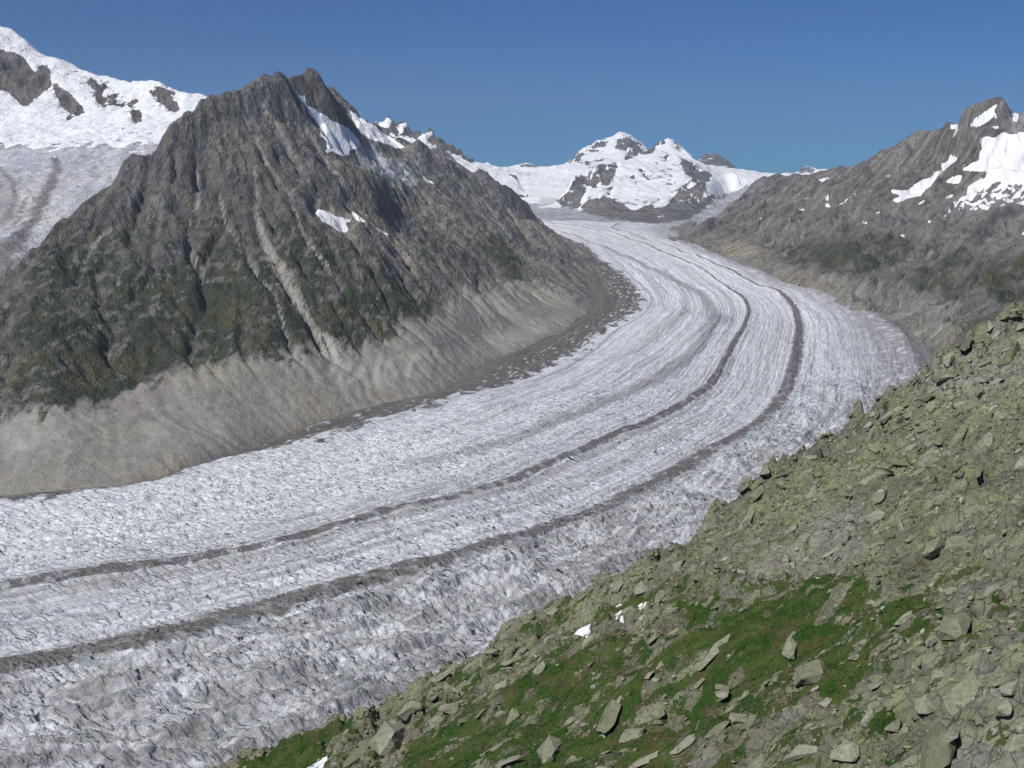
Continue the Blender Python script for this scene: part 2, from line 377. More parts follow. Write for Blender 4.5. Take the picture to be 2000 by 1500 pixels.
c.line([(640,170,6400),(680,214,6400),(710,233,6300),(740,250,6200),(770,275,6100),(798,292,6000)], back=500, drop=250)
c.pts([(722,290,5500),(760,300,5750),(720,262,5700)])
c.line([(798,290,6050),(815,271,6100),(835,292,6150),(858,305,6250),(880,318,6350),(900,328,6500),(930,333,6650),(965,343,6750),(988,352,6800),(1003,372,6850),(1030,396,6900),(1045,420,6950),(1062,445,7000),(1067,458,7000),(1085,463,6850),(1102,474,6600),(1118,492,6300)], back=420, drop=260)
c.pts([(760,340,5200),(800,330,5500),(840,340,5800),(870,370,5700),(830,390,5300),(880,400,5400),(920,370,6200),(960,380,6400),(990,410,6500),(1030,440,6750),(1050,455,6800),(940,430,5600),(900,350,6100)])
c.line([(722,352,4250),(765,405,4330),(810,440,4420),(860,490,4400),(905,540,4320),(940,590,4150)])          # the rib falling to the right of the summit
c.pts([(300,300,3900),(350,300,3880),(400,260,4000),(300,400,3650),(400,350,3830),(450,230,4090),(500,200,4200),(500,300,3960),(500,400,3740),(500,500,3540),(500,600,3340),(500,700,3140),(500,775,3000),
       (400,450,3600),(400,550,3420),(400,650,3230),(400,760,2950),(300,500,3450),(300,600,3260),(300,700,3070),(300,800,2820),(200,500,3440),(200,600,3230),(200,700,3020),(200,800,2780),(200,880,2580),
       (100,560,3230),(100,650,3000),(100,750,2790),(100,850,2600),(0,650,3020),(0,750,2780),(0,850,2600),(-200,850,2680),(-200,780,2850),
       (600,300,4120),(600,400,3830),(600,500,3620),(600,600,3430),(600,680,3290),(600,740,3150),(560,220,4280),(640,400,3900),(660,440,3850),(700,440,3900),(740,450,4000),(700,520,3720),(700,600,3550),(700,680,3400),(700,740,3260),
       (780,520,3950),(800,600,3720),(800,660,3560),(800,715,3400),(850,580,3980),(870,640,3780),(870,700,3560),(760,470,4100),(920,500,4650),(960,470,5200),(980,540,4800),(960,600,4350),(940,650,4020),(1000,600,4400),(1010,645,4150),(1010,500,5500),(1040,480,6200),
       (1050,540,5200),(1060,590,4700),(1080,620,4500),(1100,560,5050),(1110,600,4800),(1080,510,5900),(1120,530,5600),(1128,560,5250)])
c.xyz([(-2900,2300,-640),(-2900,3500,-570),(-2600,4400,-740),(-2250,4900,-700),(-1850,5300,-560),(-1500,6500,-300),(-900,8200,-100),(900,8200,-420),(900,6000,-480),(900,3600,-640)])
gul = [ # pale scree chutes (u, v, half width)
 [(498,325,2),(500,395,3.5),(503,430,6),(512,462,7),(530,500,10),(560,545,12),(585,590,9),(605,630,6),(622,655,9),(650,680,18)],
 [(470,215,2),(500,270,3),(520,320,3),(560,370,3),(580,420,3),(600,470,3),(640,520,4)],
 [(510,200,2),(545,250,3),(570,300,3),(590,330,2)],[(388,340,2),(386,385,3),(380,420,3),(370,450,3),(368,490,3),(385,510,2),(400,535,2)],
 [(600,250,3),(640,320,3),(665,350,3),(680,390,3)],[(480,490,2),(500,530,3),(535,575,3),(552,620,4),(560,660,3)],
 [(230,440,2),(200,462,3),(175,490,3),(165,515,2)],[(430,380,2),(440,440,2),(470,480,2)]]
def detA(X, Y, H):
    u, v = proj(np.stack([X, Y, H], -1)); cx, cy = -1150., 4350.                    # gullies radiate from the summit
    ang = np.arctan2(X - cx, -(Y - cy)); r = np.hypot(X - cx, Y - cy)
    w1 = fbm(X / 300, Y / 300, 3, 5) * .16
    g = ridg(ang * 6 + w1 * 7, r / 500 + w1 * 3, 4, 21)
    low = sst(v, np.interp(u, [0, 400, 700, 900, 1150], [720, 640, 600, 540, 500]), np.interp(u, [0, 400, 700, 900, 1150], [800, 730, 700, 640, 570])); hi = 1 - sst(v, 330, 520)
    a = (2.5 + 6 * hi) * (1 - .9 * low) * sst(np.abs(H - (G0 + GS * Y)), 8, 90)
    n = (g - .9) * a + ((ridg(ang * 22 + w1 * 9, r / 260 + w1 * 2, 4, 23) - .9) * (2 + 5 * hi) * (1 - low) + (ridg(X / 170 + w1, Y / 170, 5, 27) - .9) * (12 + 6 * hi) * (1 - low) + ridg(X / 48, Y / 48, 3, 24) * 8 * (1 - low) + ridg(X / 75, H / 22, 3, 25) * 6 * (1 - low) * (1 - hi) + fbm(X / 30, Y / 30, 3, 26) * 2.5 + (ridg(X / 27, Y / 27, 2, 28) - .8) * 4.5 * (1 - low) + fbm(X / 160, Y / 160, 5, 3) * (9 + 6 * hi) * (1 - .8 * low)) * sst(np.abs(H - (G0 + GS * Y)), 0, 60)
    rb = sst(X, -250, 200)                                                          # buttress and right slopes: gullies run down towards the ice
    n += rb * (ridg((X * .55 + Y * .84) / 230 + w1 * 2, (X * .84 - Y * .55) / 1200, 4, 31) - .9) * 13 * (1 - low * .8) * sst(v, 300, 380)
    for gpts in gul: n -= stroke(u, v, [(a_, b_, w_ * 1.8) for a_, b_, w_ in gpts]) * 9
    foot = stroke(u, v, [(620,715,40),(700,735,30),(800,700,30),(860,690,20)]); n += foot * ridg(X / 42, Y / 160, 2, 77) * 8
    n *= .3 + .7 * sst(v, 145, 235)
    n += sst(stroke(u, v, [(600,128,8),(612,127,7)]), 0, .9) * 15 - sst(stroke(u, v, [(526,138,12),(550,134,14),(572,134,10)]), 0, .9) * 16 + fbm(X / 22, Y / 22, 3, 29) * 7 * (1 - sst(v, 150, 240)) + (ridg(ang * 26, r / 200, 2, 33) - .8) * 6 * (1 - sst(v, 300, 420))
    for cp, dp in (([(338,290,2.5),(344,318,3),(338,345,3)], 26), ([(379,308,2.5),(383,335,3.5),(386,372,3)], 34), ([(436,250,2),(445,300,3),(440,330,2)], 20), ([(418,350,2),(425,395,3)], 18), ([(620,358,2),(612,400,3)], 18), ([(480,290,2),(490,350,3)], 16), ([(545,180,2),(560,230,3),(590,290,3)], 12), ([(285,262,2),(282,290,3)], 18)):
        n -= sst(stroke(u, v, cp), 0, .8) * dp
    return n.astype(np.float32)
snowA = [Z1('1640,520 1672,535 1700,530 1712,590 1770,612 1772,628 1832,650 1838,672 1900,690 1940,712 1990,770 2010,790 2000,820 1955,835 1900,862 1862,835 1835,800 1795,762 1780,700 1730,645 1716,600 1680,565'),
         Z2('-20,245 30,268 80,282 110,340 150,368 160,388 112,408 70,402 96,430 60,442 20,430 0,415 -40,430'),
         Z2('85,183 150,220 240,280 330,340 405,395 370,402 280,372 200,340 150,312 118,250')]
patchA = [(Z1('1755,1175 1790,1172 1830,1185 1890,1212 1955,1225 1955,1240 1905,1238 1945,1268 1925,1297 1885,1290 1860,1275 1810,1240 1775,1205'), 'largest bright snow patch, hooked at its lower end, in the left mountain scree bowl'),
          (Z2('106,752 128,765 155,785 178,805 165,812 138,805 115,785'), 'small wedge of snow just right of the hooked snow patch'),
          (Z2('182,764 200,768 198,780 186,780'), 'tiny snow spot at the cliff foot, just right of the small snow wedge'),
          (Z2('212,826 260,850 322,886 296,886 246,856'), 'thin slanting snow streak in the grey scree bowl of the left mountain'),
          (Z2('495,562 508,548 518,552 516,568 580,598 560,600 520,582'), 'forked snow sliver on the pale rock slope below the pyramid summit')]
iceA = [Z2('118,418 150,385 190,378 250,420 320,455 400,492 455,556 470,610 430,605 350,572 270,552 200,522 150,492')]
def paintA(u, v, X, Y, H, S, FL):
    n = fbm(X / 90, Y / 90, 4, 50); n2 = fbm(X / 300, Y / 300, 3, 51); nu = n * 9
    col = np.zeros(u.shape + (3,), np.float32) + C(.142, .141, .134)
    rt = sst(u + nu * 3, 620, 820); col = lay(col, rt * .85, C(.205, .203, .190)); sk_ = fbm(np.arctan2(X + 1150, -(Y - 4350)) * 34 + n * .5, np.hypot(X + 1150, Y - 4350) / 420, 4, 56) * (1 - rt) + rt * fbm((X * .55 + Y * .84) / 26 + n * .5, (X * .84 - Y * .55) / 420, 4, 57); col = lay(col, sst(sk_, .12, .42) * .6, C(.235, .232, .215)); col = lay(col, sst(-sk_, .12, .42) * .55, C(.105, .105, .102))
    col = lay(col, sst(n2, .0, .6) * .5, C(.112, .111, .108))
    low = np.interp(u, [-400, 0, 100, 230, 340, 420, 560, 620, 700, 790, 860, 950, 1000, 1080, 1160], [870, 815, 800, 775, 725, 705, 690, 680, 690, 640, 600, 560, 545, 560, 590])
    low = low + n * 14 + n2 * 10; stk = fbm(X / 22, Y / 90, 3, 55); scree = sst(v - low + stk * 22, -18, 18)
    col = lay(col, scree, C(.240, .235, .215)); col = lay(col, scree * sst(fbm(X / 60, H / 25, 3, 8), .0, .5) * .3, C(.185, .18, .165)); col = lay(col, scree * sst(fbm((X + .3 * Y) / 20, Y / 130, 3, 9), .1, .5) * .5, C(.31, .305, .28))
    for pts in ([(650,690),(700,715),(780,690),(850,685),(850,720),(760,750),(700,770),(650,740)], [(0,820),(100,770),(210,815),(140,850),(60,880),(0,895)], [(280,830),(320,820),(330,860),(290,880)], [(1040,565),(1090,555),(1130,575),(1120,600),(1060,600)],[(860,700),(960,650),(1100,610),(1130,620),(1000,680),(900,730)]):
        col = lay(col, sst(poly_sd(u + nu, v + nu, pts, 30), -8, 10) * .8, C(.32, .315, .285))
    brn = sst(v - np.interp(u, [a for a, b in base][::-1], [b for a, b in base][::-1]), -75, -6) * (u < 900); col = lay(col, brn * .4 * scree * sst(n, -.3, .4), C(.28, .235, .195))
    rock = sst(poly_sd(u + nu, v + nu, [(230,770),(290,735),(330,730),(335,780),(300,800),(250,815),(215,790)], 30), -6, 6); col = lay(col, rock, C(.26, .235, .215))
    vv = np.interp(v + n * 20, [330, 430, 520, 600, 700], [0, .34, .62, .70, .72])
    oc = fbm(X / 46, H / 20, 4, 52); oc = oc + .5 * fbm(X / 16, H / 9, 3, 53); vv = vv + .10 - .42 * sst(oc, .16, .4)
    vv *= np.interp(u + n2 * 30, [-300, 0, 60, 160, 500, 780, 880, 960], [.5, .62, .85, 1, 1, .92, .7, 0]) * (1 - scree); col = lay(col, sst(oc, .15, .4) * sst(v, 430, 520) * (1 - scree), C(.19, .19, .18))
    vv = np.maximum(vv, .62 * sst(poly_sd(u + nu, v + nu, [(910,470),(960,450),(1010,470),(1040,530),(1055,560),(1000,545),(960,530),(930,500)], 40), -15, 20))
    for pts in ([(105,755),(160,725),(225,690),(225,750),(170,770),(115,765)], [(225,700),(260,640),(330,620),(345,690),(330,720),(240,730)], [(975,535),(1010,505),(1025,545),(998,550)], [(370,590),(430,560),(470,600),(430,640),(350,640)]):
        vv = np.maximum(vv, sst(poly_sd(u + nu, v + nu, pts, 30), -10, 12) * .95)
    bowl = sst(poly_sd(u + nu * 2, v + nu * 2, [(620,395),(700,415),(770,440),(800,480),(880,560),(780,520),(700,470),(640,450)], 40), -10, 10); vv *= 1 - bowl; col = lay(col, bowl * .9, C(.225, .21, .185))
    fl = sst(FL, 3.2, 5.0) * (1 - scree); col = lay(col, fl * .55, C(.22, .21, .19)); vv = vv - .12 * sst(FL, 3.5, 5)
    for k_, gpts in enumerate(gul):
        m = sst(stroke(u + nu * .2, v + nu * .2, gpts if k_ == 0 else [(a_, b_, w_ * .8) for a_, b_, w_ in gpts]), .25, .6); col = lay(col, m * (.95 if k_ == 0 else .85), C(.34, .335, .305)); vv = vv * (1 - m)
    ROUGH.append(1 - .62 * scree)
    snow = .5 + multi_sd(u, v, snowA + [p for p, _ in patchA], 12) / 12
    ice = sst(multi_sd(u, v, iceA, 30), -6, 6); col = lay(col, ice, C(.42, .44, .47)); vv *= 1 - ice
    snow = np.maximum(snow, ice * (.32 + .25 * n))
    parts = [(poly_sd(u, v, p, 8) > -2.2, 'snow_patch', dict(label=l, cat='snow patch')) for p, l in patchA]
    parts.append((np.maximum(multi_sd(u, v, snowA + iceA, 8), -9) > 0, 'snowfield', dict(label='steep snowfield and bluish hanging ice behind the dark dome summit', cat='snowfield', kind='structure')))
    parts.append((scree > .5, 'scree_slope', dict(label='pale grey scree and moraine slopes along the far bank of the glacier', cat='scree', kind='structure')))
    parts.append((None, 'mountain', dict(label='dark dome-shaped mountain with green lower slopes left of the glacier', cat='mountain', kind='structure')))
    return col, snow, vv, parts
terrain('left_mountain', c, (-2900, 900), (2240, 7500), 7.5, 3.0, -760, detA, paintA, 3.2, dict(drops=26000, rounds=4, steps=60, cap=3.0, ero=.18), emask=lambda u, v: 1 - .85 * sst(v, np.interp(u, [0, 400, 700, 900, 1150], [760, 700, 660, 580, 520]), np.interp(u, [0, 400, 700, 900, 1150], [800, 750, 720, 650, 570])),
        keepf=lambda u, v, X, Y, H: (u < 1230) & (H > G0 + GS * Y - 60) & (u > -520))

# ================================================================== B. the great snow mountain at the upper left, with its side glacier
c = Ctl()
c.line([(-320,60,8800),(-150,30,8900),(0,51,9000),(20,54,9000),(50,80,8950),(90,108,8900),(150,130,8800),(200,150,8700),(260,162,8500),(310,165,8300),(345,180,8200),(390,187,8000),(440,190,7900),(520,200,7800),(700,260,7800)], back=900, drop=500)
c.pts([(-300,200,8000),(-100,170,8200),(0,160,8350),(60,190,8250),(120,190,8200),(170,200,8100),(230,200,8050),(300,210,7800),(360,215,7650),(-300,330,6800),(0,230,7750),(80,240,7700),(160,235,7700),(240,240,7500),(300,250,7250),(0,290,6900),(100,280,6950),(200,275,6900),(260,270,6900),
       (0,340,6200),(100,330,6300),(200,320,6400),(270,310,6450),(0,400,5500),(80,400,5550),(160,380,5700),(220,370,5800),(0,470,4800),(60,450,5000),(120,440,5150),(0,540,4300),(40,520,4400),(-150,600,4000),(-300,480,5200),(-300,620,4100),(-300,700,3700),(300,400,5600),(120,520,4700)])
c.xyz([(-5600,3600,-600),(-5600,9800,200),(-800,9800,200),(-800,5000,-700),(-1300,4300,-800)])
def detB(X, Y, H):
    u, v = proj(np.stack([X, Y, H], -1)); hi = 1 - sst(v, 250, 330)
    rk = sst(multi_sd(u, v, rockB, 30), -8, 8)
    n = fbm(X / 260, Y / 260, 5, 61) * (10 + 10 * hi) + rk * ((ridg(X / 190, Y / 190, 4, 62) - .8) * 45 + (ridg(X / 55, Y / 55, 3, 65) - .8) * 20)
    n += (1 - rk) * np.abs(fbm(X / 70, H / 40, 3, 63)) * 14 * sst(v, 100, 180)
    f1, f2, _ = worley((X + n) / 95, Y / 60, 64); n -= (1 - sst(f2 - f1, 0, .25)) * 5 * sst(v, 270, 320) * (1 - rk)
    return n.astype(np.float32)
rockB = [Z1('-400,250 0,268 50,290 95,300 130,322 180,392 210,380 240,360 272,380 287,402 282,432 303,450 285,480 262,512 225,535 182,560 160,590 135,602 90,560 60,530 30,505 0,512 -400,540'),
         Z1('292,482 312,460 345,500 380,512 430,560 468,602 476,632 440,656 400,640 360,610 332,582'), Z1('355,650 400,640 395,665 370,672'),
         Z1('485,440 528,438 535,462 552,470 570,452 602,490 580,512 562,542 602,548 640,520 660,530 640,572 700,575 730,570 745,552 768,552 742,592 640,592 590,572 575,602 530,552 532,512 492,470'),
         Z1('722,615 760,612 795,630 782,670 752,692 735,660'), Z1('828,512 880,488 922,496 975,510 958,540 1008,592 990,622 942,622 922,592 885,572 892,552 852,532')]
def paintB(u, v, X, Y, H, S, FL):
    n = fbm(X / 120, Y / 120, 4, 70); n2 = fbm(X / 500, Y / 500, 3, 71)
    col = np.zeros(u.shape + (3,), np.float32) + C(.15, .138, .13); rk = multi_sd(u + n * 4, v + n * 4, rockB, 20)
    ice = sst(v - np.interp(u, [-300, 0, 90, 250, 300], [300, 278, 285, 278, 275]) + n * 10, -4, 10)
    st = fbm((X * .97 + Y * .245) / 55 + n * .4, (Y * .97 - X * .245) / 1300, 4, 73)
    col = lay(col, ice * (rk < 0), C(.44, .45, .50)); col = lay(col, ice * sst(st, .0, .5) * .6, C(.33, .325, .35)); col = lay(col, ice * sst(-st, .0, .5) * .4, C(.60, .61, .63)); col = lay(col, ice * sst(fbm(X / 140, Y / 40, 3, 75), .15, .4) * .35 * (1 - sst(v, 330, 400)), C(.66, .68, .70)); ROUGH.append(1 - .45 * ice + .35 * (1 - ice) * (rk < 0))
    for pts in ([(108,312,6),(112,330,8),(92,370,8),(78,400,9),(64,430,9),(38,462,11),(0,498,16),(-60,520,20)], [(0,330,3),(22,352,4),(30,385,4),(18,420,5),(0,440,5)], [(55,380,2),(45,410,3),(28,440,3)]):
        col = lay(col, sst(stroke(u + n * 5, v + n * 5, pts), .2, .6) * .85, C(.17, .16, .155))
    dk = sst(poly_sd(u + n * 9, v + n * 9, [(-300,455),(0,478),(40,520),(20,560),(-60,640),(-300,650)], 60), -15, 15); col = lay(col, dk * .85, C(.17, .155, .145))
    col = lay(col, sst(poly_sd(u + n * 7, v + n * 7, [(-300,340),(0,340),(35,400),(20,440),(-300,440)], 60), -15, 15) * .5, C(.27, .26, .27))
    snow = np.where(rk > -12, .5 - rk / 12, 1.) ; crv = sst(fbm(X / 55, H / 18, 4, 78), .28, .5) * sst(multi_sd(u, v, [[(0,60),(60,80),(180,150),(330,190),(330,215),(240,215),(130,180),(80,130),(0,90)], [(60,280),(300,230),(300,285),(100,300)]], 30), -10, 10); col = lay(col, crv * (rk < 0), C(.50, .55, .60)); snow = np.clip(snow, 0, 1) * (1 - ice) * (1 - .62 * crv) + ice * (.18 + .30 * sst(n, .1, .8) * (1 - sst(v, 300, 340)))
    parts = [(sst(v, 272, 276) > .5, 'side_glacier', dict(label='grey crevassed side glacier flowing down behind the dark dome mountain', cat='glacier', kind='structure')),
             (rk > 0, 'cliff', dict(label='dark rock cliffs breaking through the snow of the upper left mountain', cat='cliff', kind='structure')),
             (None, 'snow_mountain', dict(label='high white snow mountain at the upper left edge', cat='mountain', kind='structure'))]
    return col, snow, np.zeros_like(snow), parts
terrain('snow_mountain', c, (-5200, -900), (3600, 9500), 16., 2.2, -600, detB, paintB, 6.5, keepf=lambda u, v, X, Y, H: (u > -380) & (u < 640))

# ================================================================== C. the right valley side
c = Ctl()
rb_ = [(u, v) for u, v in FL_[5] if 460 < v < 905]
q_ = LW[5][::2]; q_ = q_[(q_[:, 1] < 7900) & (q_[:, 1] > 2700)]; rP = np.stack([q_[:, 0], q_[:, 1], G0 + GS * q_[:, 1] - 5], 1)
for a_, b_ in zip(rP[:-1], rP[1:]):
    c.p.append(a_)
for q in rP[::3]: c.xyz([(q[0] - 160, q[1] - 40, q[2] - 80)])
c.line([(1402,420,8550),(1442,382,9000),(1470,358,9400),(1485,347,9500)], back=300, drop=120)
c.line([(1485,347,9500),(1512,339,9300),(1545,341,9050),(1580,343,8800),(1610,338,8600),(1645,324,8350),(1668,330,8300),(1700,324,8300),(1725,321,8200),(1745,310,8000),(1758,292,7900),(1770,276,7800),(1788,256,7700),(1810,250,7600),(1840,244,7400),(1868,236,7200),(1882,218,7000),(1898,206,6950),(1925,197,6900),(1950,191,6850),(1964,193,6850),(1970,205,6850),(1974,228,6850),(1985,216,6900),(2005,211,6900),(2060,200,6900),(2200,170,6800),(2400,180,6500)], back=600, drop=450)
c.line([(2500,200,5600),(2200,300,5500),(2080,355,5400),(2000,392,5300),(1965,400,5270),(1935,418,5200),(1900,440,5120),(1885,458,5080),(1862,486,5000),(1820,520,4920),(1780,552,4900)])
c.pts([(2060,350,6000),(2000,370,5900),(1950,400,5750),(1900,430,5650),(1860,470,5500),(1820,505,5350),(1780,535,5350)])
for uu in range(1400, 1725, 30):
    v1 = np.interp(uu, [1372,1402,1442,1470,1485,1545,1610,1645,1700,1745,1770], [444,420,382,358,347,341,338,324,324,310,276]); v0 = np.interp(uu, [a for a, b in rb_[:7]], [b for a, b in rb_[:7]])
    for fr in np.arange(.1, .95, .12):
        vv_ = v0 + (v1 - v0) * fr; k_ = .42 + .1 * fr; xe = 1310.; c.p.append(unp(uu, vv_, (744 + k_ * xe) / (k_ * (uu - 1000) / F + .0625 - (390 - vv_) / F)))
c.pts([
       (1780,320,7300),(1800,370,6750),(1800,430,6250),(1850,300,7050),(1850,360,6550),(1850,420,6050),(1900,250,6900),(1900,280,6750),(1900,330,6550),(1900,380,6200),(1940,230,6800),(1950,280,6600),(1950,340,6300),(2000,260,6650),(2000,320,6400),(2100,260,6500),
       (1800,580,4750),(1850,540,4750),(1900,500,4800),(1950,460,4900),(2000,440,5000),(1830,640,4050),(1900,580,4350),(1950,540,4450),(2000,500,4600),(1850,690,3700),(1900,650,3750),(1950,620,3800),(2000,590,3900),(2200,500,4200),(2200,650,3300),(2000,700,3300),(1900,760,3200),(2400,600,3600),(1740,610,4900),(1790,640,4400)])
c.xyz([(1200,3000,-700),(3800,2400,-300),(5200,4000,300),(5200,11000,300),(1500,11500,-350)])
snowC = [(Z3('1760,342 1800,328 1832,340 1882,308 1922,322 1990,306 2100,300 2300,300 2300,620 2000,600 1940,602 1870,585 1830,592 1780,640 1720,662 1680,658 1690,612 1762,562 1796,532 1720,530 1660,520 1650,498 1740,470 1752,430 1745,380'), 'broad broken glacier apron below the right-hand peak', 'snowfield'),
 (Z3('1592,430 1602,440 1628,442 1612,458 1632,462 1562,512 1512,562 1480,612 1440,642 1452,656 1382,672 1292,702 1260,696 1272,682 1322,666 1255,642 1262,632 1352,632 1402,592 1432,572 1482,560 1502,530 1542,520 1538,482 1572,476'), 'long jagged diagonal snow band across the right-hand mountain', 'snow patch'),
 (Z3('1686,282 1722,242 1790,190 1862,138 1832,190 1858,236 1830,224 1782,262 1740,280'), 'triangular snow face on the rocky peak at the upper right', 'snow patch'),
 (Z3('1548,592 1602,560 1642,544 1655,558 1642,596 1592,592'), 'snow patch between the diagonal snow band and the broad glacier apron on the right', 'snow patch'),
 (Z3('1548,682 1602,650 1645,642 1592,674'), 'slanting snow sliver just below the diagonal band at the right', 'snow patch'),
 (Z3('1408,708 1448,684 1436,704 1414,714'), 'short snow dash under the lower end of the jagged diagonal band', 'snow patch'),
 (Z3('852,690 900,664 918,676 905,692 888,680 862,694'), 'arched snow patch among rubble, middle of the right-hand mountain', 'snow patch'),
 (Z3('850,578 900,558 918,564 872,586'), 'snow dash near the low skyline of the right-hand ridge', 'snow patch'),
 (Z3('1140,778 1192,753 1196,758 1150,776'), 'thin snow streak on grey scree right of the rubble hollow', 'snow patch'),
 (Z3('1096,810 1112,806 1128,814 1118,824'), 'tiny snow dot below the thin snow streak on the right-hand slope', 'snow patch'),
 (Z3('1462,802 1480,802 1480,816 1464,816'), 'lone round snow dot on the wide grey scree field at the right', 'snow patch'),
 (Z3('1310,884 1320,878 1336,882 1330,896 1312,892'), 'snow spot at the top of the dark green knoll on the right bank', 'snow patch'),
 (Z3('742,738 778,738 770,750 748,750'), 'lowest small snow spot in the rubble hollow of the right-hand ridge', 'snow patch'),
 (Z3('890,726 922,728 906,702 896,706'), 'small snow tongue right of the arched snow patch', 'snow patch'),
 (Z3('682,792 700,788 714,796 692,802'), 'faint snow dot left of the right-hand slope above the pale moraine', 'snow patch'),
 (Z3('1588,268 1642,260 1614,338 1602,334 1622,290 1590,292'), 'narrow snow couloir left of the upper right peak', 'snow patch'),
 (Z3('1822,276 1866,276 1856,292 1830,288'), 'small snow ledge right of the triangular snow face', 'snow patch'),
 (Z3('1932,202 1976,198 1962,252 1938,242'), 'snow patch on the pale crag at the right edge of the skyline', 'snow patch'),
 (Z3('1974,884 2010,862 2040,860 1984,886'), 'snow dash on the near spur at the right edge', 'snow patch')]
tiny = [Z3('1575,740 1585,735 1597,755 1582,762'), Z3('770,682 802,668 800,676 776,686'), Z3('960,720 1000,690 1078,636 1062,652 1000,702'), Z3('1655,712 1668,712 1668,726 1656,724'), Z3('1750,660 1760,660 1760,700 1750,690'), Z3('1850,672 1900,682 1940,700 1930,712 1900,692 1850,680'), Z3('1545,780 1570,768 1560,782'), Z3('525,795 545,775 540,790'), Z3('1228,552 1256,546 1242,560'), Z3('1710,740 1760,720 1730,750'), Z3('1600,700 1625,690 1610,710'), Z3('1800,700 1830,690 1815,706'), Z3('1640,770 1660,765 1650,778')]
def detC(X, Y, H):
    u, v = proj(np.stack([X, Y, H], -1)); w1 = fbm(X / 400, Y / 400, 3, 80)
    s = (X * .86 + Y * .5); t = (-X * .5 + Y * .86); up = sst(np.abs(H - (G0 + GS * Y)), 10, 130) * sst(u, 1345, 1430)
    n = (ridg(t / 330 + w1 * .6, s / 1900 + w1 * .3, 5, 81) - .9) * 34 * up * (1 - .5 * sst(u, 1700, 1850) * (v > 380)) + fbm(X / 170, Y / 170, 5, 82) * 15 * up + (ridg(t / 95 + w1, s / 420, 4, 83) - .9) * 15 * up + ridg(X / 60, Y / 60, 3, 84) * 8 * up
    n += (ridg(t / 210 + w1 * .8, s / 1100, 3, 87) - .85) * 26 * up + (ridg(X / 34, Y / 34, 2, 86) - .8) * 7 * up - 8 * up; vs_ = np.interp(u, [1372,1402,1442,1470,1485,1545,1610,1645,1668,1700,1725,1745,1758,1770,1788,1810,1840,1868,1882,1898,1925,1950,1964,1974,2060,2200], [444,420,382,358,347,341,338,324,330,324,321,310,292,276,256,250,244,236,218,206,197,191,193,220,200,170]); n *= .55 + .45 * sst(v - vs_, 0, 40)
    near = sst(4900 - Y, 0, 400); n += near * (ridg(t / 130 + w1, s / 700, 4, 85) - .9) * 16 * up
    cap = G0 + GS * Y + np.maximum(u - 1338, 0) * 1.9; n = np.where(u < 1450, np.minimum(n, cap - H), n)
    return n.astype(np.float32)
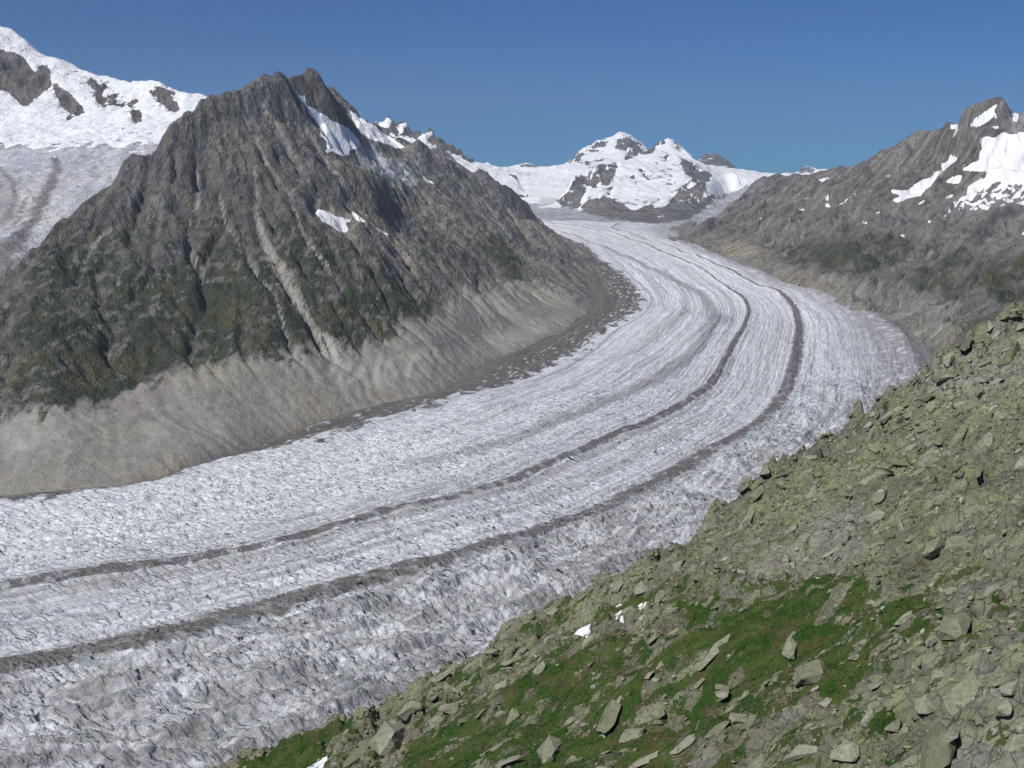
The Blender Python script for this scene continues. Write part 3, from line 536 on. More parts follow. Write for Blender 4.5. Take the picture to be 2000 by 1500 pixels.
def paintC(u, v, X, Y, H, S, FL):
    n = fbm(X / 110, Y / 110, 4, 90); n2 = fbm(X / 420, Y / 420, 3, 91); nu = n * 7
    col = np.zeros(u.shape + (3,), np.float32) + C(.180, .174, .165); col = lay(col, sst(n2, -.1, .5) * .6, C(.142, .139, .135))
    t_ = -X * .5 + Y * .86 + n * 12; s_ = X * .86 + Y * .5; sk_ = fbm(t_ / 34, s_ / 520, 4, 97); col = lay(col, sst(sk_, .1, .4) * .6, C(.27, .262, .245)); col = lay(col, sst(-sk_, .1, .4) * .6, C(.098, .097, .096))
    col = lay(col, sst(poly_sd(u + nu, v + nu, [(1480,440),(1560,400),(1660,380),(1700,430),(1640,480),(1560,520),(1440,490),(1380,470)], 60), -30, 20) * .25, C(.235, .205, .17))
    col = lay(col, sst(poly_sd(u + nu, v + nu, Z3('1300,740 1500,640 1700,660 1990,700 1850,760 1700,880 1500,950 1350,900 1200,860 1140,800'), 60), -25, 20) * .7, C(.20, .195, .185))
    bl = np.interp(u, [a for a, b in rb_[:8]], [b for a, b in rb_[:8]]); sk = sst(v - bl + n * 14 + n2 * 10, -42, -18) * (u < 1800); col = lay(col, sk * .85, C(.255, .24, .215))
    sk2 = sst(poly_sd(u + nu, v + nu, [(1690,560),(1740,540),(1820,590),(1840,620),(1860,600),(1880,620),(1850,690),(1800,660),(1740,610)], 40), -10, 10); col = lay(col, sk2 * .8, C(.26, .25, .215))
    col = lay(col, sst(poly_sd(u + nu, v + nu, [(1405,485),(1440,472),(1500,490),(1470,505),(1430,500)], 30), -6, 6), C(.34, .31, .265))
    col = lay(col, sst(poly_sd(u + nu, v + nu, Z3('1760,860 1900,750 2100,850 2100,960 1900,960 1800,1000 1740,980'), 40), -10, 10) * .7, C(.21, .195, .18))
    veg = np.zeros_like(n)
    for p, q in ((Z3('590,1020 680,950 780,880 950,860 1010,830 1100,880 1340,880 1420,960 1300,1080 1150,1150 950,1110 850,1070 640,1045'), .60), (Z3('1300,1120 1500,1010 1650,930 1780,990 1900,960 2100,980 2100,1280 1640,1270 1600,1260 1440,1240 1340,1190'), .60), (Z3('1560,1360 1640,1290 1800,1290 2000,1200 2200,1150 2200,1500 1700,1480'), .45), (Z3('700,760 900,700 1100,650 1150,700 1000,780 820,800'), .36)):
        veg = np.maximum(veg, q * sst(poly_sd(u + nu * 2, v + nu * 2, p, 50), -25, 25))
    crag = sst(poly_sd(u + nu, v + nu, Z3('1640,920 1700,860 1850,750 2000,680 2100,700 1900,800 1800,880 1700,960'), 30), -6, 6); col = lay(col, crag * .8, C(.10, .098, .10)); veg *= 1 - crag
    col = lay(col, sst(FL, 3.2, 5) * .4, C(.24, .225, .20)); veg -= .15 * sst(FL, 3.5, 5)
    for gp in ([(1812,612,4),(1840,600,4),(1900,570,4),(1960,545,5),(2050,500,6)], [(1830,640,2),(1845,610,2),(1865,598,2)], [(1850,690,3),(1900,655,3),(1940,630,4)], [(1530,495,2),(1550,475,2),(1590,440,2)]):
        col = lay(col, sst(stroke(u + nu * .3, v + nu * .3, gp), .3, .6) * .8, C(.31, .29, .26))
    snow = .5 + multi_sd(u, v, [p for p, _, _ in snowC] + tiny, 8) / 8
    big = poly_sd(u, v, snowC[0][0], 12); holes = sst(fbm(X / 120, Y / 90, 4, 95), .22, .34); snow -= holes * (big > -5) * .8 * sst(v, 255, 300)
    frag = sst(poly_sd(u, v, Z3('1600,680 1700,640 1850,590 2100,590 2100,740 1900,720 1700,760 1600,740'), 30), -10, 10)
    snow = np.maximum(snow, frag * (.5 + .9 * (fbm(X / 60, Y / 60, 4, 96) - .12))); col = lay(col, frag * .5, C(.30, .30, .31))
    cr = sst(u, 1972, 1978) * (v < 260); col = lay(col, cr, C(.27, .26, .26))
    parts = [(poly_sd(u, v, p, 8) > -2.6, 'snow_patch' if ct == 'snow patch' else 'snowfield', dict(label=l, cat=ct, **({} if ct == 'snow patch' else {'kind': 'structure'}))) for p, l, ct in snowC]
    parts.append(((Y < 5150) & (H > G0 + GS * Y + 20) & (v < 700) & (u > 1770), 'spur', dict(label='dark green rocky spur in front of the right-hand mountain', cat='spur', kind='structure')))
    parts.append((None, 'mountain_ridge', dict(label='long grey-brown rocky ridge rising to a peak on the right of the glacier', cat='mountain', kind='structure')))
    return col, snow, veg, parts
terrain('right_mountain', c, (850, 4600), (2500, 10800), 10., 2.4, -700, detC, paintC, 4.2, dict(drops=26000, rounds=4, steps=60, cap=3., ero=.18), keepf=lambda u, v, X, Y, H: (u > 1240) & (u < 2400) & (H > G0 + GS * Y - 60))

# ================================================================== D. head of the valley: snow basins, the central mountain, the far summits
c = Ctl()
c.line([(1088,401),(1110,406),(1150,414),(1200,425),(1240,433),(1300,435),(1340,429),(1365,418),(1392,404)], step=120)
for q in [(700,470),(900,440),(1000,455),(1060,432),(1150,445),(1100,420),(1180,434),(1250,448),(1330,456),(1370,432),(1000,420),(1040,405),(1062,400),(1300,448),(1345,442),(1420,410)]:
    p = unp_ice(*q); c.xyz([(p[0], p[1], p[2] - 12)])
c.line([(860,300,15300),(925,318,15500),(955,325,15800),(1000,331,16000),(1045,328,16200),(1075,327,16400),(1100,321,16600)], back=900, drop=120)
c.pts([(1050,365,12800),(1000,360,13500),(1090,370,12600),(1040,345,14300),(1090,345,14500),(940,350,13500),(900,370,12800),(1000,385,12000),(1060,385,11700),(1120,330,14500),(1160,325,15000)])
c.pts([(1405,398,11400),(1430,382,12300),(1452,367,13200),(1480,352,14400),(1510,350,14900),(1550,350,15000)])
c.line([(1455,346,16000),(1480,344,16000),(1500,342,15800),(1530,340,16000),(1570,339,16200),(1620,336,16400),(1700,330,16500)], back=800, drop=120)
c.line([(1089,398,10950),(1100,378,11200),(1115,356,11500),(1140,336,12000),(1168,321,12800),(1200,317,13400),(1225,313,13700),(1244,306,14000),(1262,298,14300),(1280,284,14500),(1292,276,14500),(1302,270,14500),(1312,273,14500),(1325,283,14500),(1335,294,14450),(1346,304,14400),(1362,316,14200),(1385,326,14000),(1415,337,13900),(1436,344,13850),(1448,352,13700),(1452,362,13300),(1430,378,12400),(1405,394,11600)], back=350, drop=140, step=120)
c.pts([(1150,395,10500),(1200,402,10200),(1250,402,10200),(1300,402,10300),(1345,400,10500),(1385,390,11000),(1150,370,11000),(1200,370,11100),(1250,365,11400),(1300,365,11350),(1350,365,11400),(1200,340,12100),(1250,340,12200),(1300,335,12500),(1340,340,12100),(1390,350,12500),(1290,305,13400),(1260,318,13200),(1330,310,13400),(1410,365,12600)])
c.line([(1092,327,17800),(1110,318,18200),(1128,303,18800),(1150,290,19000),(1175,274,19000),(1195,267,19000),(1214,259,19000),(1236,267,19000),(1248,277,19000),(1256,288,19000),(1266,298,19000),(1285,312,18800)], back=900, drop=500)
c.pts([(1160,313,17300),(1200,300,17900),(1232,302,17900),(1130,318,17000),(1200,316,16800),(1250,313,17000)])
c.line([(978,333,17600),(990,327,17600),(1000,325,17600),(1014,321,17600),(1029,315,17600),(1040,320,17600),(1052,326,17600),(1068,327,17600)], back=500, drop=300)
c.line([(1540,342,19500),(1562,334,19500),(1572,324,19500),(1580,330,19500),(1600,331,19500),(1618,333,19500),(1640,342,19500)], back=600, drop=300)
c.line([(1345,330,23500),(1362,316,23800),(1372,307,24000),(1384,300,24000),(1398,303,24000),(1414,309,24000),(1428,318,24000),(1438,329,24000),(1448,339,24000),(1470,346,24000),(1500,352,24000)], back=500, drop=400)
c.pts([(1385,340,23000),(1430,345,23000),(1360,345,22800)])
c.xyz([(-2600,8300,-300),(6500,8300,-240),(6500,25000,300),(-2600,25000,300),(-2600,16500,300),(1500,21000,300),(4000,21000,500),(6500,17000,400)])
rockD = [Z5('225,390 290,345 400,288 450,232 490,215 522,222 528,262 480,282 410,302 352,340 332,362 362,402 300,388 250,392'),
 Z5('612,215 680,198 752,203 792,235 812,280 855,300 800,322 740,352 680,367 702,322 728,292 662,292 610,272'), Z5('350,392 420,380 508,364 516,376 432,396 370,408'),
 Z5('826,328 870,288 920,252 962,222 986,212 976,242 932,267 916,302 902,322 852,334'), Z5('1050,232 1072,228 1112,272 1122,292 1090,288 1070,266'),
 Z5('972,388 990,350 1010,316 1020,322 1002,360 1010,380 1002,390'),
 Z5('1110,392 1130,372 1190,380 1242,402 1256,450 1252,480 1282,450 1312,448 1366,486 1352,532 1312,547 1332,602 1352,642 1402,650 1362,702 1282,772 1202,822 1100,860 1000,885 850,885 730,870 500,812 350,780 350,740 402,690 470,650 540,600 600,574 592,602 542,642 582,672 652,696 702,742 772,772 852,722 962,668 966,692 902,742 1002,742 1032,702 1062,622 1122,572 1162,550 1192,510 1152,482 1132,432'),
 Z5('140,692 200,662 232,602 262,540 332,510 382,482 442,430 502,408 602,398 632,416 612,442 602,522 562,522 562,572 482,572 402,592 352,642 332,702 352,742 272,745 200,732'),
 Z5('698,492 740,474 756,492 782,558 742,522'), Z5('784,442 800,424 832,470 856,492 866,527 836,512 810,472'), Z5('1418,528 1440,540 1458,556 1436,552'),
 Z5('1125,312 1160,318 1158,328 1132,322')]
snowD = [Z5('1148,602 1168,560 1182,540 1252,546 1232,570 1202,592'), Z5('1180,642 1200,632 1262,652 1250,672 1186,662'), Z5('418,472 470,430 478,440 430,484'), Z5('498,426 580,428 572,442 520,442'), Z5('940,815 958,812 958,830 942,828'), Z5('972,790 988,795 985,815 970,808'), Z5('1248,690 1262,680 1268,710 1250,712'), Z5('1300,600 1320,640 1310,660 1296,630')]
def detD(X, Y, H):
    u, v = proj(np.stack([X, Y, H], -1)); rk = sst(multi_sd(u, v, rockD, 20), -4, 4); up = sst(H - (G0 + GS * Y), 0, 120)
    n = rk * ((ridg(X / 260, Y / 260, 5, 101) - .8) * 60 + (ridg(X / 75, Y / 75, 2, 105) - .8) * 18) * up + fbm(X / 380, Y / 380, 5, 102) * 20 * up
    far = sst(Y, 16500, 18000); n += far * fbm(X / 260, Y / 260, 4, 103) * 22
    n += (1 - rk) * np.abs(fbm(X / 120, H / 60, 3, 104)) * 16 * up
    return n.astype(np.float32)
def paintD(u, v, X, Y, H, S, FL):
    n = fbm(X / 200, Y / 200, 4, 110); n2 = fbm(X / 700, Y / 700, 3, 111)
    col = np.zeros(u.shape + (3,), np.float32) + C(.185, .180, .180); rk = multi_sd(u + n * 3.5, v + n * 3.5, rockD, 20); rk = np.minimum(rk, -multi_sd(u, v, snowD, 10))
    ice = sst(v - np.interp(u, [950, 1050, 1090, 1250, 1380, 1480], [385, 398, 402, 425, 392, 352]) + n * 5, -4, 8)
    col = lay(col, ice * (rk < 0), C(.52, .53, .58)); col = lay(col, (ice * (u < 1250)) * sst(fbm((X * .9 + Y * .2) / 180, Y / 60, 3, 112), -.1, .5) * .5, C(.40, .40, .44))
    blue = sst(poly_sd(u, v, Z5('820,480 1000,430 1160,560 1060,600 960,560 860,560'), 20), -5, 8) + sst(poly_sd(u, v, Z5('650,690 850,640 900,680 780,770 700,760'), 20), -4, 6) + sst(poly_sd(u, v, Z5('380,640 470,620 420,680 350,720'), 20), -4, 6)
    snow = np.clip(.5 - rk / 9, 0, 1); spk = fbm(X / 110, H / 50, 4, 115); snow = snow - .6 * sst(spk, .48, .6) * (Y < 15000) * sst(H - (G0 + GS * Y), 100, 250) * (u > 1085) - .6 * sst(spk, .3, .45) * (Y > 16500) * (u > 1090) * (u < 1280) * (S > .5) + .5 * sst(-spk, .25, .4) * (rk > 0) * (v < 405); snow = snow * (1 - ice * (rk < 0)) + ice * (rk < 0) * .2
    snow -= np.clip(blue, 0, 1) * sst(fbm(X / 90, H / 40, 3, 113), .05, .3) * .6 * (rk < 0); col = lay(col, np.clip(blue, 0, 1) * (rk < 0), C(.46, .50, .55))
    e = (Y > 22000); col = lay(col, e * 1., C(.17, .16, .155)); snow = np.where(e, np.where((S < .5) & (n > .1), .7, 0.1), snow)
    sp = (Y > 17000) & (Y < 18200) & (u < 1075) & (v < 330); snow = np.where(sp, .5 - (S - .5) * .6 + n * .3, snow)
    fr = (Y > 18800) & (Y < 20500) & (u > 1540) & (u < 1650); snow = np.where(fr, .55 - (S - .45) * .5, snow)
    parts = [(e, 'far_peak', dict(label='distant bluish bare rock peak right of the two snowy summits', cat='mountain', kind='structure')),
             (fr, 'far_peak', dict(label='tiny sharp far summit on the skyline above the right-hand ridge', cat='mountain', kind='structure')),
             (sp, 'far_peak', dict(label='small rocky far peak on the snowy skyline left of the two summits', cat='mountain', kind='structure')),
             ((Y > 16600) & (u > 1085) & (u < 1290), 'snowy_peak', dict(label='rounded white summit, left of the two central snowy peaks', cat='mountain', kind='structure')),
             ((Y < 15200) & (u > 1085) & (u < 1465) & (v < 440) & (ice < .5) & (H > G0 + GS * Y + 10), 'snowy_mountain', dict(label='central snow mountain with dark rock foot where two glaciers meet', cat='mountain', kind='structure')),
             (None, 'snow_basin', dict(label='white snow basins feeding the glacier at the head of the valley', cat='snow basin', kind='structure'))]
    return col, snow, np.zeros_like(snow), parts
terrain('valley_head', c, (-2400, 6400), (8150, 24900), 23., 1.8, -400, detD, paintD, 9., keepf=lambda u, v, X, Y, H: (u > 560) & (u < 1760) & (v < 462))

# ================================================================== E. jagged snowy peaks behind the left valley side
c = Ctl()
c.line([(640,290,13000),(700,262,13200),(722,250,13300),(735,241,13300),(741,235,13300),(748,232,13300),(756,228,13300),(762,234,13300),(770,239,13300),(784,242,13300),(797,240,13300),(802,249,13300),(812,256,13300),(826,262,13300),(834,258,13300),(842,254,13300),(848,264,13300),(860,273,13300),(874,281,13300),(888,286,13300),(895,297,13200),(912,306,13200),(930,316,13200),(938,322,13200),(942,317,13200),(952,315,13200),(960,323,13200),(985,337,13000),(1010,352,12600)], back=400, drop=350, step=60)
c.pts([(740,275,12700),(780,275,12750),(820,290,12700),(860,300,12700),(900,322,12500),(940,345,12300),(980,365,12000),(740,320,12000),(800,330,12000),(860,350,12000),(920,380,11700),(640,340,12000),(1000,385,11800)])
c.xyz([(-2700,11400,-200),(300,11400,-200),(300,14600,-100),(-2700,14600,-100)])
snowE = [Z2('236,268 250,238 300,222 328,238 330,250 308,282 262,276'), Z2('368,262 420,252 428,270 386,284 382,312 372,302'), Z2('328,325 400,328 472,350 430,388 350,345'), Z2('468,342 545,298 562,320 500,360 572,392 530,402 480,362'),
         Z2('640,418 702,438 762,480 820,470 872,474 892,500 950,505 1000,560 1200,700 900,620 760,520 700,480'), Z2('612,458 640,460 700,498 680,502')]
def detE(X, Y, H):
    u, v = proj(np.stack([X, Y, H], -1)); s = sst(multi_sd(u, v, snowE[4:5], 20), -6, 6)
    return ((ridg(X / 170, Y / 170, 5, 120) - .9) * 46 * (1 - .8 * s) + fbm(X / 60, Y / 60, 3, 121) * 9 * (1 - s)).astype(np.float32)
def paintE(u, v, X, Y, H, S, FL):
    n = fbm(X / 70, Y / 110, 4, 125); col = np.zeros(u.shape + (3,), np.float32) + C(.155, .145, .142)
    sd = multi_sd(u + n * 2, v + n * 2, snowE, 20); snow = np.where(sd > -6, .5 + sd / 8, 0) + .42 * sst(n, -.05, .5) * (v < 330)
    return col, np.clip(snow, 0, 1), np.zeros_like(snow), [(None, 'jagged_peak', dict(label='jagged far rock crest streaked with snow behind the left valley side', cat='mountain', kind='structure'))]
terrain('jagged_peaks', c, (-2500, 150), (11700, 14200), 14., 1.2, -200, detE, paintE, 6.)

# ================================================================== F. the glacier
NT, NC = 1500, 560
tg = np.linspace(0, 1, 4000); P3, L3 = resamp(LW[3], 0, tg); dist = np.hypot(P3[:, 0], P3[:, 1])
wgt = 1 / np.clip(dist, 900, 9000) ** 1.05; cum = np.concatenate([[0], np.cumsum(.5 * (wgt[1:] + wgt[:-1]) * np.diff(tg))]); cum /= cum[-1]
tt = np.interp(np.linspace(0, 1, NT), cum, tg)
LN = {k: resamp(P, 0, tt)[0] for k, P in LW.items()}
gapw = {0: .06, 1: .20, 2: .22, 3: .17, 4: .35}; kn = [0.]
for k in range(5): kn.append(kn[-1] + gapw[k] / 1.0)
cc = np.linspace(0, 1, NC); XY = np.zeros((NT, NC, 2)); KK = np.zeros(NC); kk_n = np.array(kn) / kn[-1]
for j, s_ in enumerate(cc):
    k = min(4, int(np.searchsorted(kk_n, s_, 'right') - 1)); f = (s_ - kk_n[k]) / (kk_n[k + 1] - kk_n[k]); KK[j] = k + f
    XY[:, j] = LN[k] * (1 - f) + LN[k + 1] * f
X, Y = XY[..., 0], XY[..., 1]; K = np.broadcast_to(KK, X.shape).astype(np.float32)
Cc = np.zeros_like(X); Cc[:, 1:] = np.cumsum(np.hypot(np.diff(X, axis=1), np.diff(Y, axis=1)), 1)
c3 = int(np.argmin(np.abs(KK - 3))); Cc -= Cc[:, c3:c3 + 1]
A_ = np.broadcast_to((tt * L3)[:, None], X.shape).copy(); Wd = np.hypot(X, Y); left = sst(A_ / L3, .45, .8)      # left: the crevassed lower reach
wx = fbm(X / 140, Y / 140, 3, 200) * 14; wy = fbm(X / 140, Y / 140, 3, 201) * 14
rpt = 0
Dk = {k: Cc - Cc[:, int(np.argmin(np.abs(KK - k)))][:, None] for k in range(6)}
Z = G0 + GS * Y
Z += 9 * np.exp(-(Dk[3] / 26) ** 2) + 8 * np.exp(-(Dk[4] / 34) ** 2) + fbm(Cc / 55, A_ / 900, 4, 203) * 5.5 + fbm(X / 420, Y / 420, 3, 204) * 10
Z += 12 * sst(Dk[0], -5, 60) * (1 - sst(K, 4.85, 5)) - 10
sk = A_ + .55 * Cc                               # crevasses cross the flow at a slant
f1, f2, cid = worley((sk + wx * .6) / 15, (Cc + wy) / 46, 210)
cre = 1 - sst(f2 - f1, .0, .16)
mask = (.16 + .84 * left) * sst(K, 1.1, 1.7) * (1 - .85 * np.exp(-(Dk[3] / 22) ** 2)) * (.35 + .65 * sst(fbm(X / 330, Y / 330, 2, 211), -.5, .2))
Z -= cre * 5. * mask; Z += (cid - .5) * 1.4 * mask + fbm((sk + wx) / 60, (Cc + wy) / 60, 3, 212) * 2.5 * left
f1b, f2b, cidb = worley((sk * .8 + wx * 1.5) / 44, (Cc + wy * 1.5) / 34, 214); out5 = sst(K, 3.95, 4.2) * sst(A_ / L3, .56, .76)
Z += out5 * ((cidb - .4) * 2 - (1 - sst(f2b - f1b, 0, .3)) * 2 + ridg((Cc + wx) / 85, (A_ + wy * 2) / 330, 3, 215) * 13 + ridg((sk + wx) / 16, Cc / 40, 3, 217) * 3.2)
white = sst(K, .9, 1.3) * (1 - sst(K, 2.2, 2.7)) * sst(A_ / L3, .74, .86); f1c, f2c, cidc = worley((A_ + wx) / 24, (Cc + wy) / 24, 216)
Z += white * ((cidc - .5) * 2.5 - (1 - sst(f2c - f1c, 0, .25)) * 2.2 + ridg((A_ + wx) / 50, (Cc + wy) / 50, 3, 219) * 2)
Z += (ridg(Cc / 17, A_ / 210, 3, 247) - .8) * 2.2 * sst(K, 1.2, 1.6); Z += fbm(X / 13, Y / 13, 4, 218) * (.8 + 1.3 * out5 + .4 * left) * np.clip(1800 / Wd, .4, 1.2)
V = np.stack([X, Y, Z], -1).astype(np.float32); u, v = proj(V)
n = fbm(X / 60, Y / 60, 4, 220)
fc = Cc + wy * .25
stria = fbm(fc / 20, A_ / 3000, 3, 242)
s1 = fbm(fc / 12, A_ / 1400, 4, 221, .6); s2 = fbm(fc / 45, A_ / 2200, 3, 222); s3 = fbm((fc + .05 * A_) / 5, A_ / 260, 3, 223)
col = np.zeros(X.shape + (3,), np.float32) + C(.66, .68, .725)
col = lay(col, sst(s2, -.1, .6) * .55, C(.46, .46, .475)); col = lay(col, sst(s1, .0, .6) * .55, C(.74, .75, .775)); col = lay(col, sst(-s1, .1, .7) * .5, C(.41, .41, .42)); col = lay(col, sst(s3, .05, .6) * .35, C(.74, .75, .77)); col = lay(col, sst(-s3, .1, .6) * .3, C(.40, .40, .41))
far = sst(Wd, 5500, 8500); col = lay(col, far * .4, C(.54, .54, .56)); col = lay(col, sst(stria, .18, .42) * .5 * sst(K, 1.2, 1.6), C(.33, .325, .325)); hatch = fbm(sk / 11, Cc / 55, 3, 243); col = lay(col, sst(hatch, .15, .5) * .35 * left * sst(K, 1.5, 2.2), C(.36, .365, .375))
col = lay(col, white * .8, C(.70, .735, .75))
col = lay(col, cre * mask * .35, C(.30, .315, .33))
rim = sst(K + n * .08, 4.25, 4.75) ; rim = np.maximum(rim, sst(K + n * .06, 4.12, 4.5) * .6 * sst(A_ / L3, .25, .4) * (1 - sst(A_ / L3, .6, .7))); col = lay(col, rim * .88, C(.275, .27, .285)); col = lay(col, rim * sst(fbm((fc * .8 + A_ * .5) / 16, (A_ - fc) / 120, 4, 224), .15, .5) * .7, C(.62, .63, .66))
low5 = out5 * sst(A_ / L3, .6, .8) * sst(fbm(X / 120, Y / 90, 4, 226), -.35, .35); col = lay(col, low5 * .7, C(.27, .265, .26)); col = lay(col, out5 * sst(K, 4.45, 4.85) * .5 * sst(A_ / L3, .7, .85), C(.25, .25, .25))
col = lay(col, out5 * sst(fbm((Cc + wx) / 18, (A_ + wy) / 120, 4, 227), .15, .5) * .75, C(.66, .68, .72))
def band(Dc, wid, c_, amt=1., soft=.35, ng=.45, seed=230):
    e = np.abs(Dc) / wid + fbm(X / 26, Y / 26, 3, seed) * ng
    return (1 - sst(e, 1 - soft, 1 + soft)) * amt
up4 = np.interp(A_ / L3, [0, .08, .25, .45, .6, .8, 1], [4, 6, 8, 10, 15, 16, 12]); up5 = np.interp(A_ / L3, [0, .08, .25, .45, .6, .8, 1], [4, 6, 9, 13, 22, 26, 36])
m4 = band(Dk[3], up4, 0, 1, .3, .3 + .0 * n, 231); m5 = band(Dk[4], up5, 0, 1, .25, .35, 232)
m4 *= 1 - .55 * left * sst(fbm(X / 30, Y / 30, 3, 240), .05, .5); m5 *= 1 - .45 * left * sst(fbm(X / 45, Y / 30, 3, 241), .15, .5)
strf = fbm(X / 7, Y / 7, 2, 245); fl4 = sst(strf, .35, .5) * (np.exp(-(Dk[3] / up4 / 1.9) ** 2) + np.exp(-(Dk[4] / up5 / 1.7) ** 2)); col = lay(col, np.clip(fl4, 0, 1) * .8, C(.17, .16, .15))
mora = np.maximum(m4, m5); col = lay(col, mora * .95, C(.135, .128, .115))
b2 = band(Dk[2], np.interp(A_ / L3, [0, .2, .4, .7, 1], [12, 20, 26, 30, 20]), 0, .8, .7, .35, 233); col = lay(col, b2 * (1 - sst(A_ / L3, .75, .95)), C(.29, .285, .30))
b1 = band(Dk[1] - 42 - 20 * sst(A_ / L3, .3, .6), 6, 0, .8, .6, .7, 234) * sst(A_ / L3, .3, .42) * (1 - sst(A_ / L3, .7, .8)); col = lay(col, b1, C(.30, .295, .31))
b3 = band(Dk[3] - 34, 5, 0, .55, .6, .6, 235) * left; col = lay(col, b3, C(.24, .23, .21))
cr_ = sst(1 - np.hypot((u - 1412) / 30, (v - 622) / 13) + n * .5, .1, .5) * .5; col = lay(col, cr_, C(.27, .27, .28))
deb = 1 - sst(K + n * .16 + fbm(fc / 10, A_ / 90, 3, 236) * .07, .95, 1.05); deb *= sst(K, -.1, .0) + 1 * (K >= 0); deb = np.clip(deb, 0, 1)
dc = np.zeros_like(col) + C(.130, .119, .106); dc = lay(dc, sst(s1, .0, .6) * .5, C(.21, .19, .17)); dc = lay(dc, sst(v, 640, 800) * (1 - sst(v, 830, 880)) * (1 - sst(K, .2, .8)) * .6, C(.195, .165, .14))
holes = sst(fbm(fc / 9, A_ / 60, 3, 238), .52, .62) * sst(K, .3, .6); dc = lay(dc, holes, C(.62, .62, .64))
col = col * (1 - deb[..., None]) + dc * deb[..., None]
rimd = sst(K + n * .04, 4.80, 4.93) * (Y > 3400); col = lay(col, rimd * .85, C(.17, .163, .160))
def mat_ice():
    b = NB('glacier_ice'); c_ = b.attr('Col', True); rg = b.attr('rough'); fl = b.n('ShaderNodeAttribute'); fl.attribute_name = 'flow'; fl = fl.outputs['Vector']
    str_ = b.noise(1., 5, .6, b.map((9., 180., 1), fl)); fine = b.noise(1., 4, .6, b.map((45., 420., 1), fl)); hat = b.noise(1., 4, .62, b.map((190., 34., 1), fl))
    n1 = b.noise(.09, 5, .62); n2 = b.noise(.4, 4, .6); n3 = b.noise(.02, 4, .6)
    wob = b.n('ShaderNodeVectorMath'); wob.operation = 'MULTIPLY_ADD'; nz = b.n('ShaderNodeTexNoise'); nz.inputs['Scale'].default_value = .03; nz.inputs['Detail'].default_value = 3; b.l(b.tc, nz.inputs['Vector']); b.l(nz.outputs['Color'], wob.inputs[0]); wob.inputs[1].default_value = (.035, .035, 0); b.l(fl, wob.inputs[2])
    ck = b.ss(b.vor(1., b.map((52., 17., 1), wob.outputs[0]), 'DISTANCE_TO_EDGE'), .01, .11); ckm = b.math('MULTIPLY', b.math('SUBTRACT', 1., ck), b.ss(rg, .3, .8)); ckm = b.math('MULTIPLY', ckm, b.ss(n3, .38, .55))
    f = b.math('ADD', b.lin(str_, .3, .7, .74, 1.22), b.lin(fine, .3, .7, -.13, .13)); f = b.math('ADD', f, b.lin(n2, .3, .7, -.12, .12)); f = b.math('ADD', f, b.lin(n1, .3, .7, -.12, .12)); f = b.math('MULTIPLY', f, b.lin(n3, .3, .7, .93, 1.07))
    cl = b.scale_col(c_, f); cl = b.mix(b.math('MULTIPLY', ckm, .6), cl, (.20, .235, .27)); b.l(cl, b.b.inputs['Base Color']); b.b.inputs['Roughness'].default_value = .6
    h = b.math('ADD', b.math('MULTIPLY', n1, 2.4), b.math('MULTIPLY', n2, 1.2)); h = b.math('ADD', h, b.math('MULTIPLY', str_, 3.)); h = b.math('ADD', h, b.math('MULTIPLY', hat, b.lin(rg, 0, 1, .5, 5.))); h = b.math('SUBTRACT', h, b.math('MULTIPLY', ckm, 2.2)); h = b.math('ADD', h, b.math('MULTIPLY', fine, b.lin(rg, 0, 1, 1.5, .6)))
    b.l(b.bump(h, 1.5, b.lin(rg, 0, 1, .45, 1.)), b.b.inputs['Normal']); return b.m
rough = np.clip(.25 + .5 * left + .35 * out5, 0, 1)
names = [(m4 > .5, 'medial_moraine', dict(label='narrower dark rubble band, inner of the two running down the glacier', cat='moraine', kind='structure')),
         (m5 > .5, 'medial_moraine', dict(label='wider dark rubble band, outer of the two, nearest the green slope', cat='moraine', kind='structure')),
         ((deb > .5) | (K < .3), 'lateral_moraine', dict(label='broad brown debris belt along the far edge of the glacier', cat='moraine', kind='structure')),
         (None, 'glacier', dict(label='huge grey-white streaked glacier curving down the valley', cat='glacier', kind='structure'))]
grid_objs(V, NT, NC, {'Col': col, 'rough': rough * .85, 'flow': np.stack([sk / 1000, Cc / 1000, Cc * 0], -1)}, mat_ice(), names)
print('glacier', round(time.time() - T0, 1))

# ================================================================== G. the near slope
PA, PB, PH = .567, -.15, -45.0                    # its mean plane: z = PA*x + PB*y + PH
crest = [(-600,2080),(-200,1850),(100,1690),(300,1572),(430,1502),(520,1470),(600,1432),(680,1402),(735,1390),(765,1372),(790,1362),(850,1325),(870,1305),(900,1295),(950,1262),(1000,1226),(1040,1215),(1080,1190),(1140,1162),(1160,1140),(1200,1128),(1250,1100),(1300,1078),(1360,1050),(1390,1012),(1415,1002),(1440,982),(1448,960),(1480,945),(1486,925),(1510,912),(1540,908),(1580,880),(1612,858),(1640,848),(1690,815),(1722,790),(1760,768),(1785,745),(1800,728),(1822,716),(1850,690),(1880,678),(1895,660),(1950,640),(2000,612),(2100,560),(2250,490),(2450,400),(2800,250)]
U_ = np.array([p[0] for p in crest], float); V_ = np.array([p[1] for p in crest], float)
xc = (U_ - 1000) / F; yc = (750 - V_) / F; t_ = PH / ((yc * CT - ST) - PA * xc - PB * (CT + yc * ST))
cw = np.stack([xc * t_, (CT + yc * ST) * t_], 1); cw = cw[np.argsort(cw[:, 0])]
gx = np.arange(-150, 185, .31); gy = np.arange(48, 275, .31); X, Y = np.meshgrid(gx, gy)
d = Y - np.interp(X, cw[:, 0], cw[:, 1]); H = PA * X + PB * Y + PH - .95 * np.maximum(d, 0)
up_, vp_ = proj(np.stack([X, Y, H], -1))
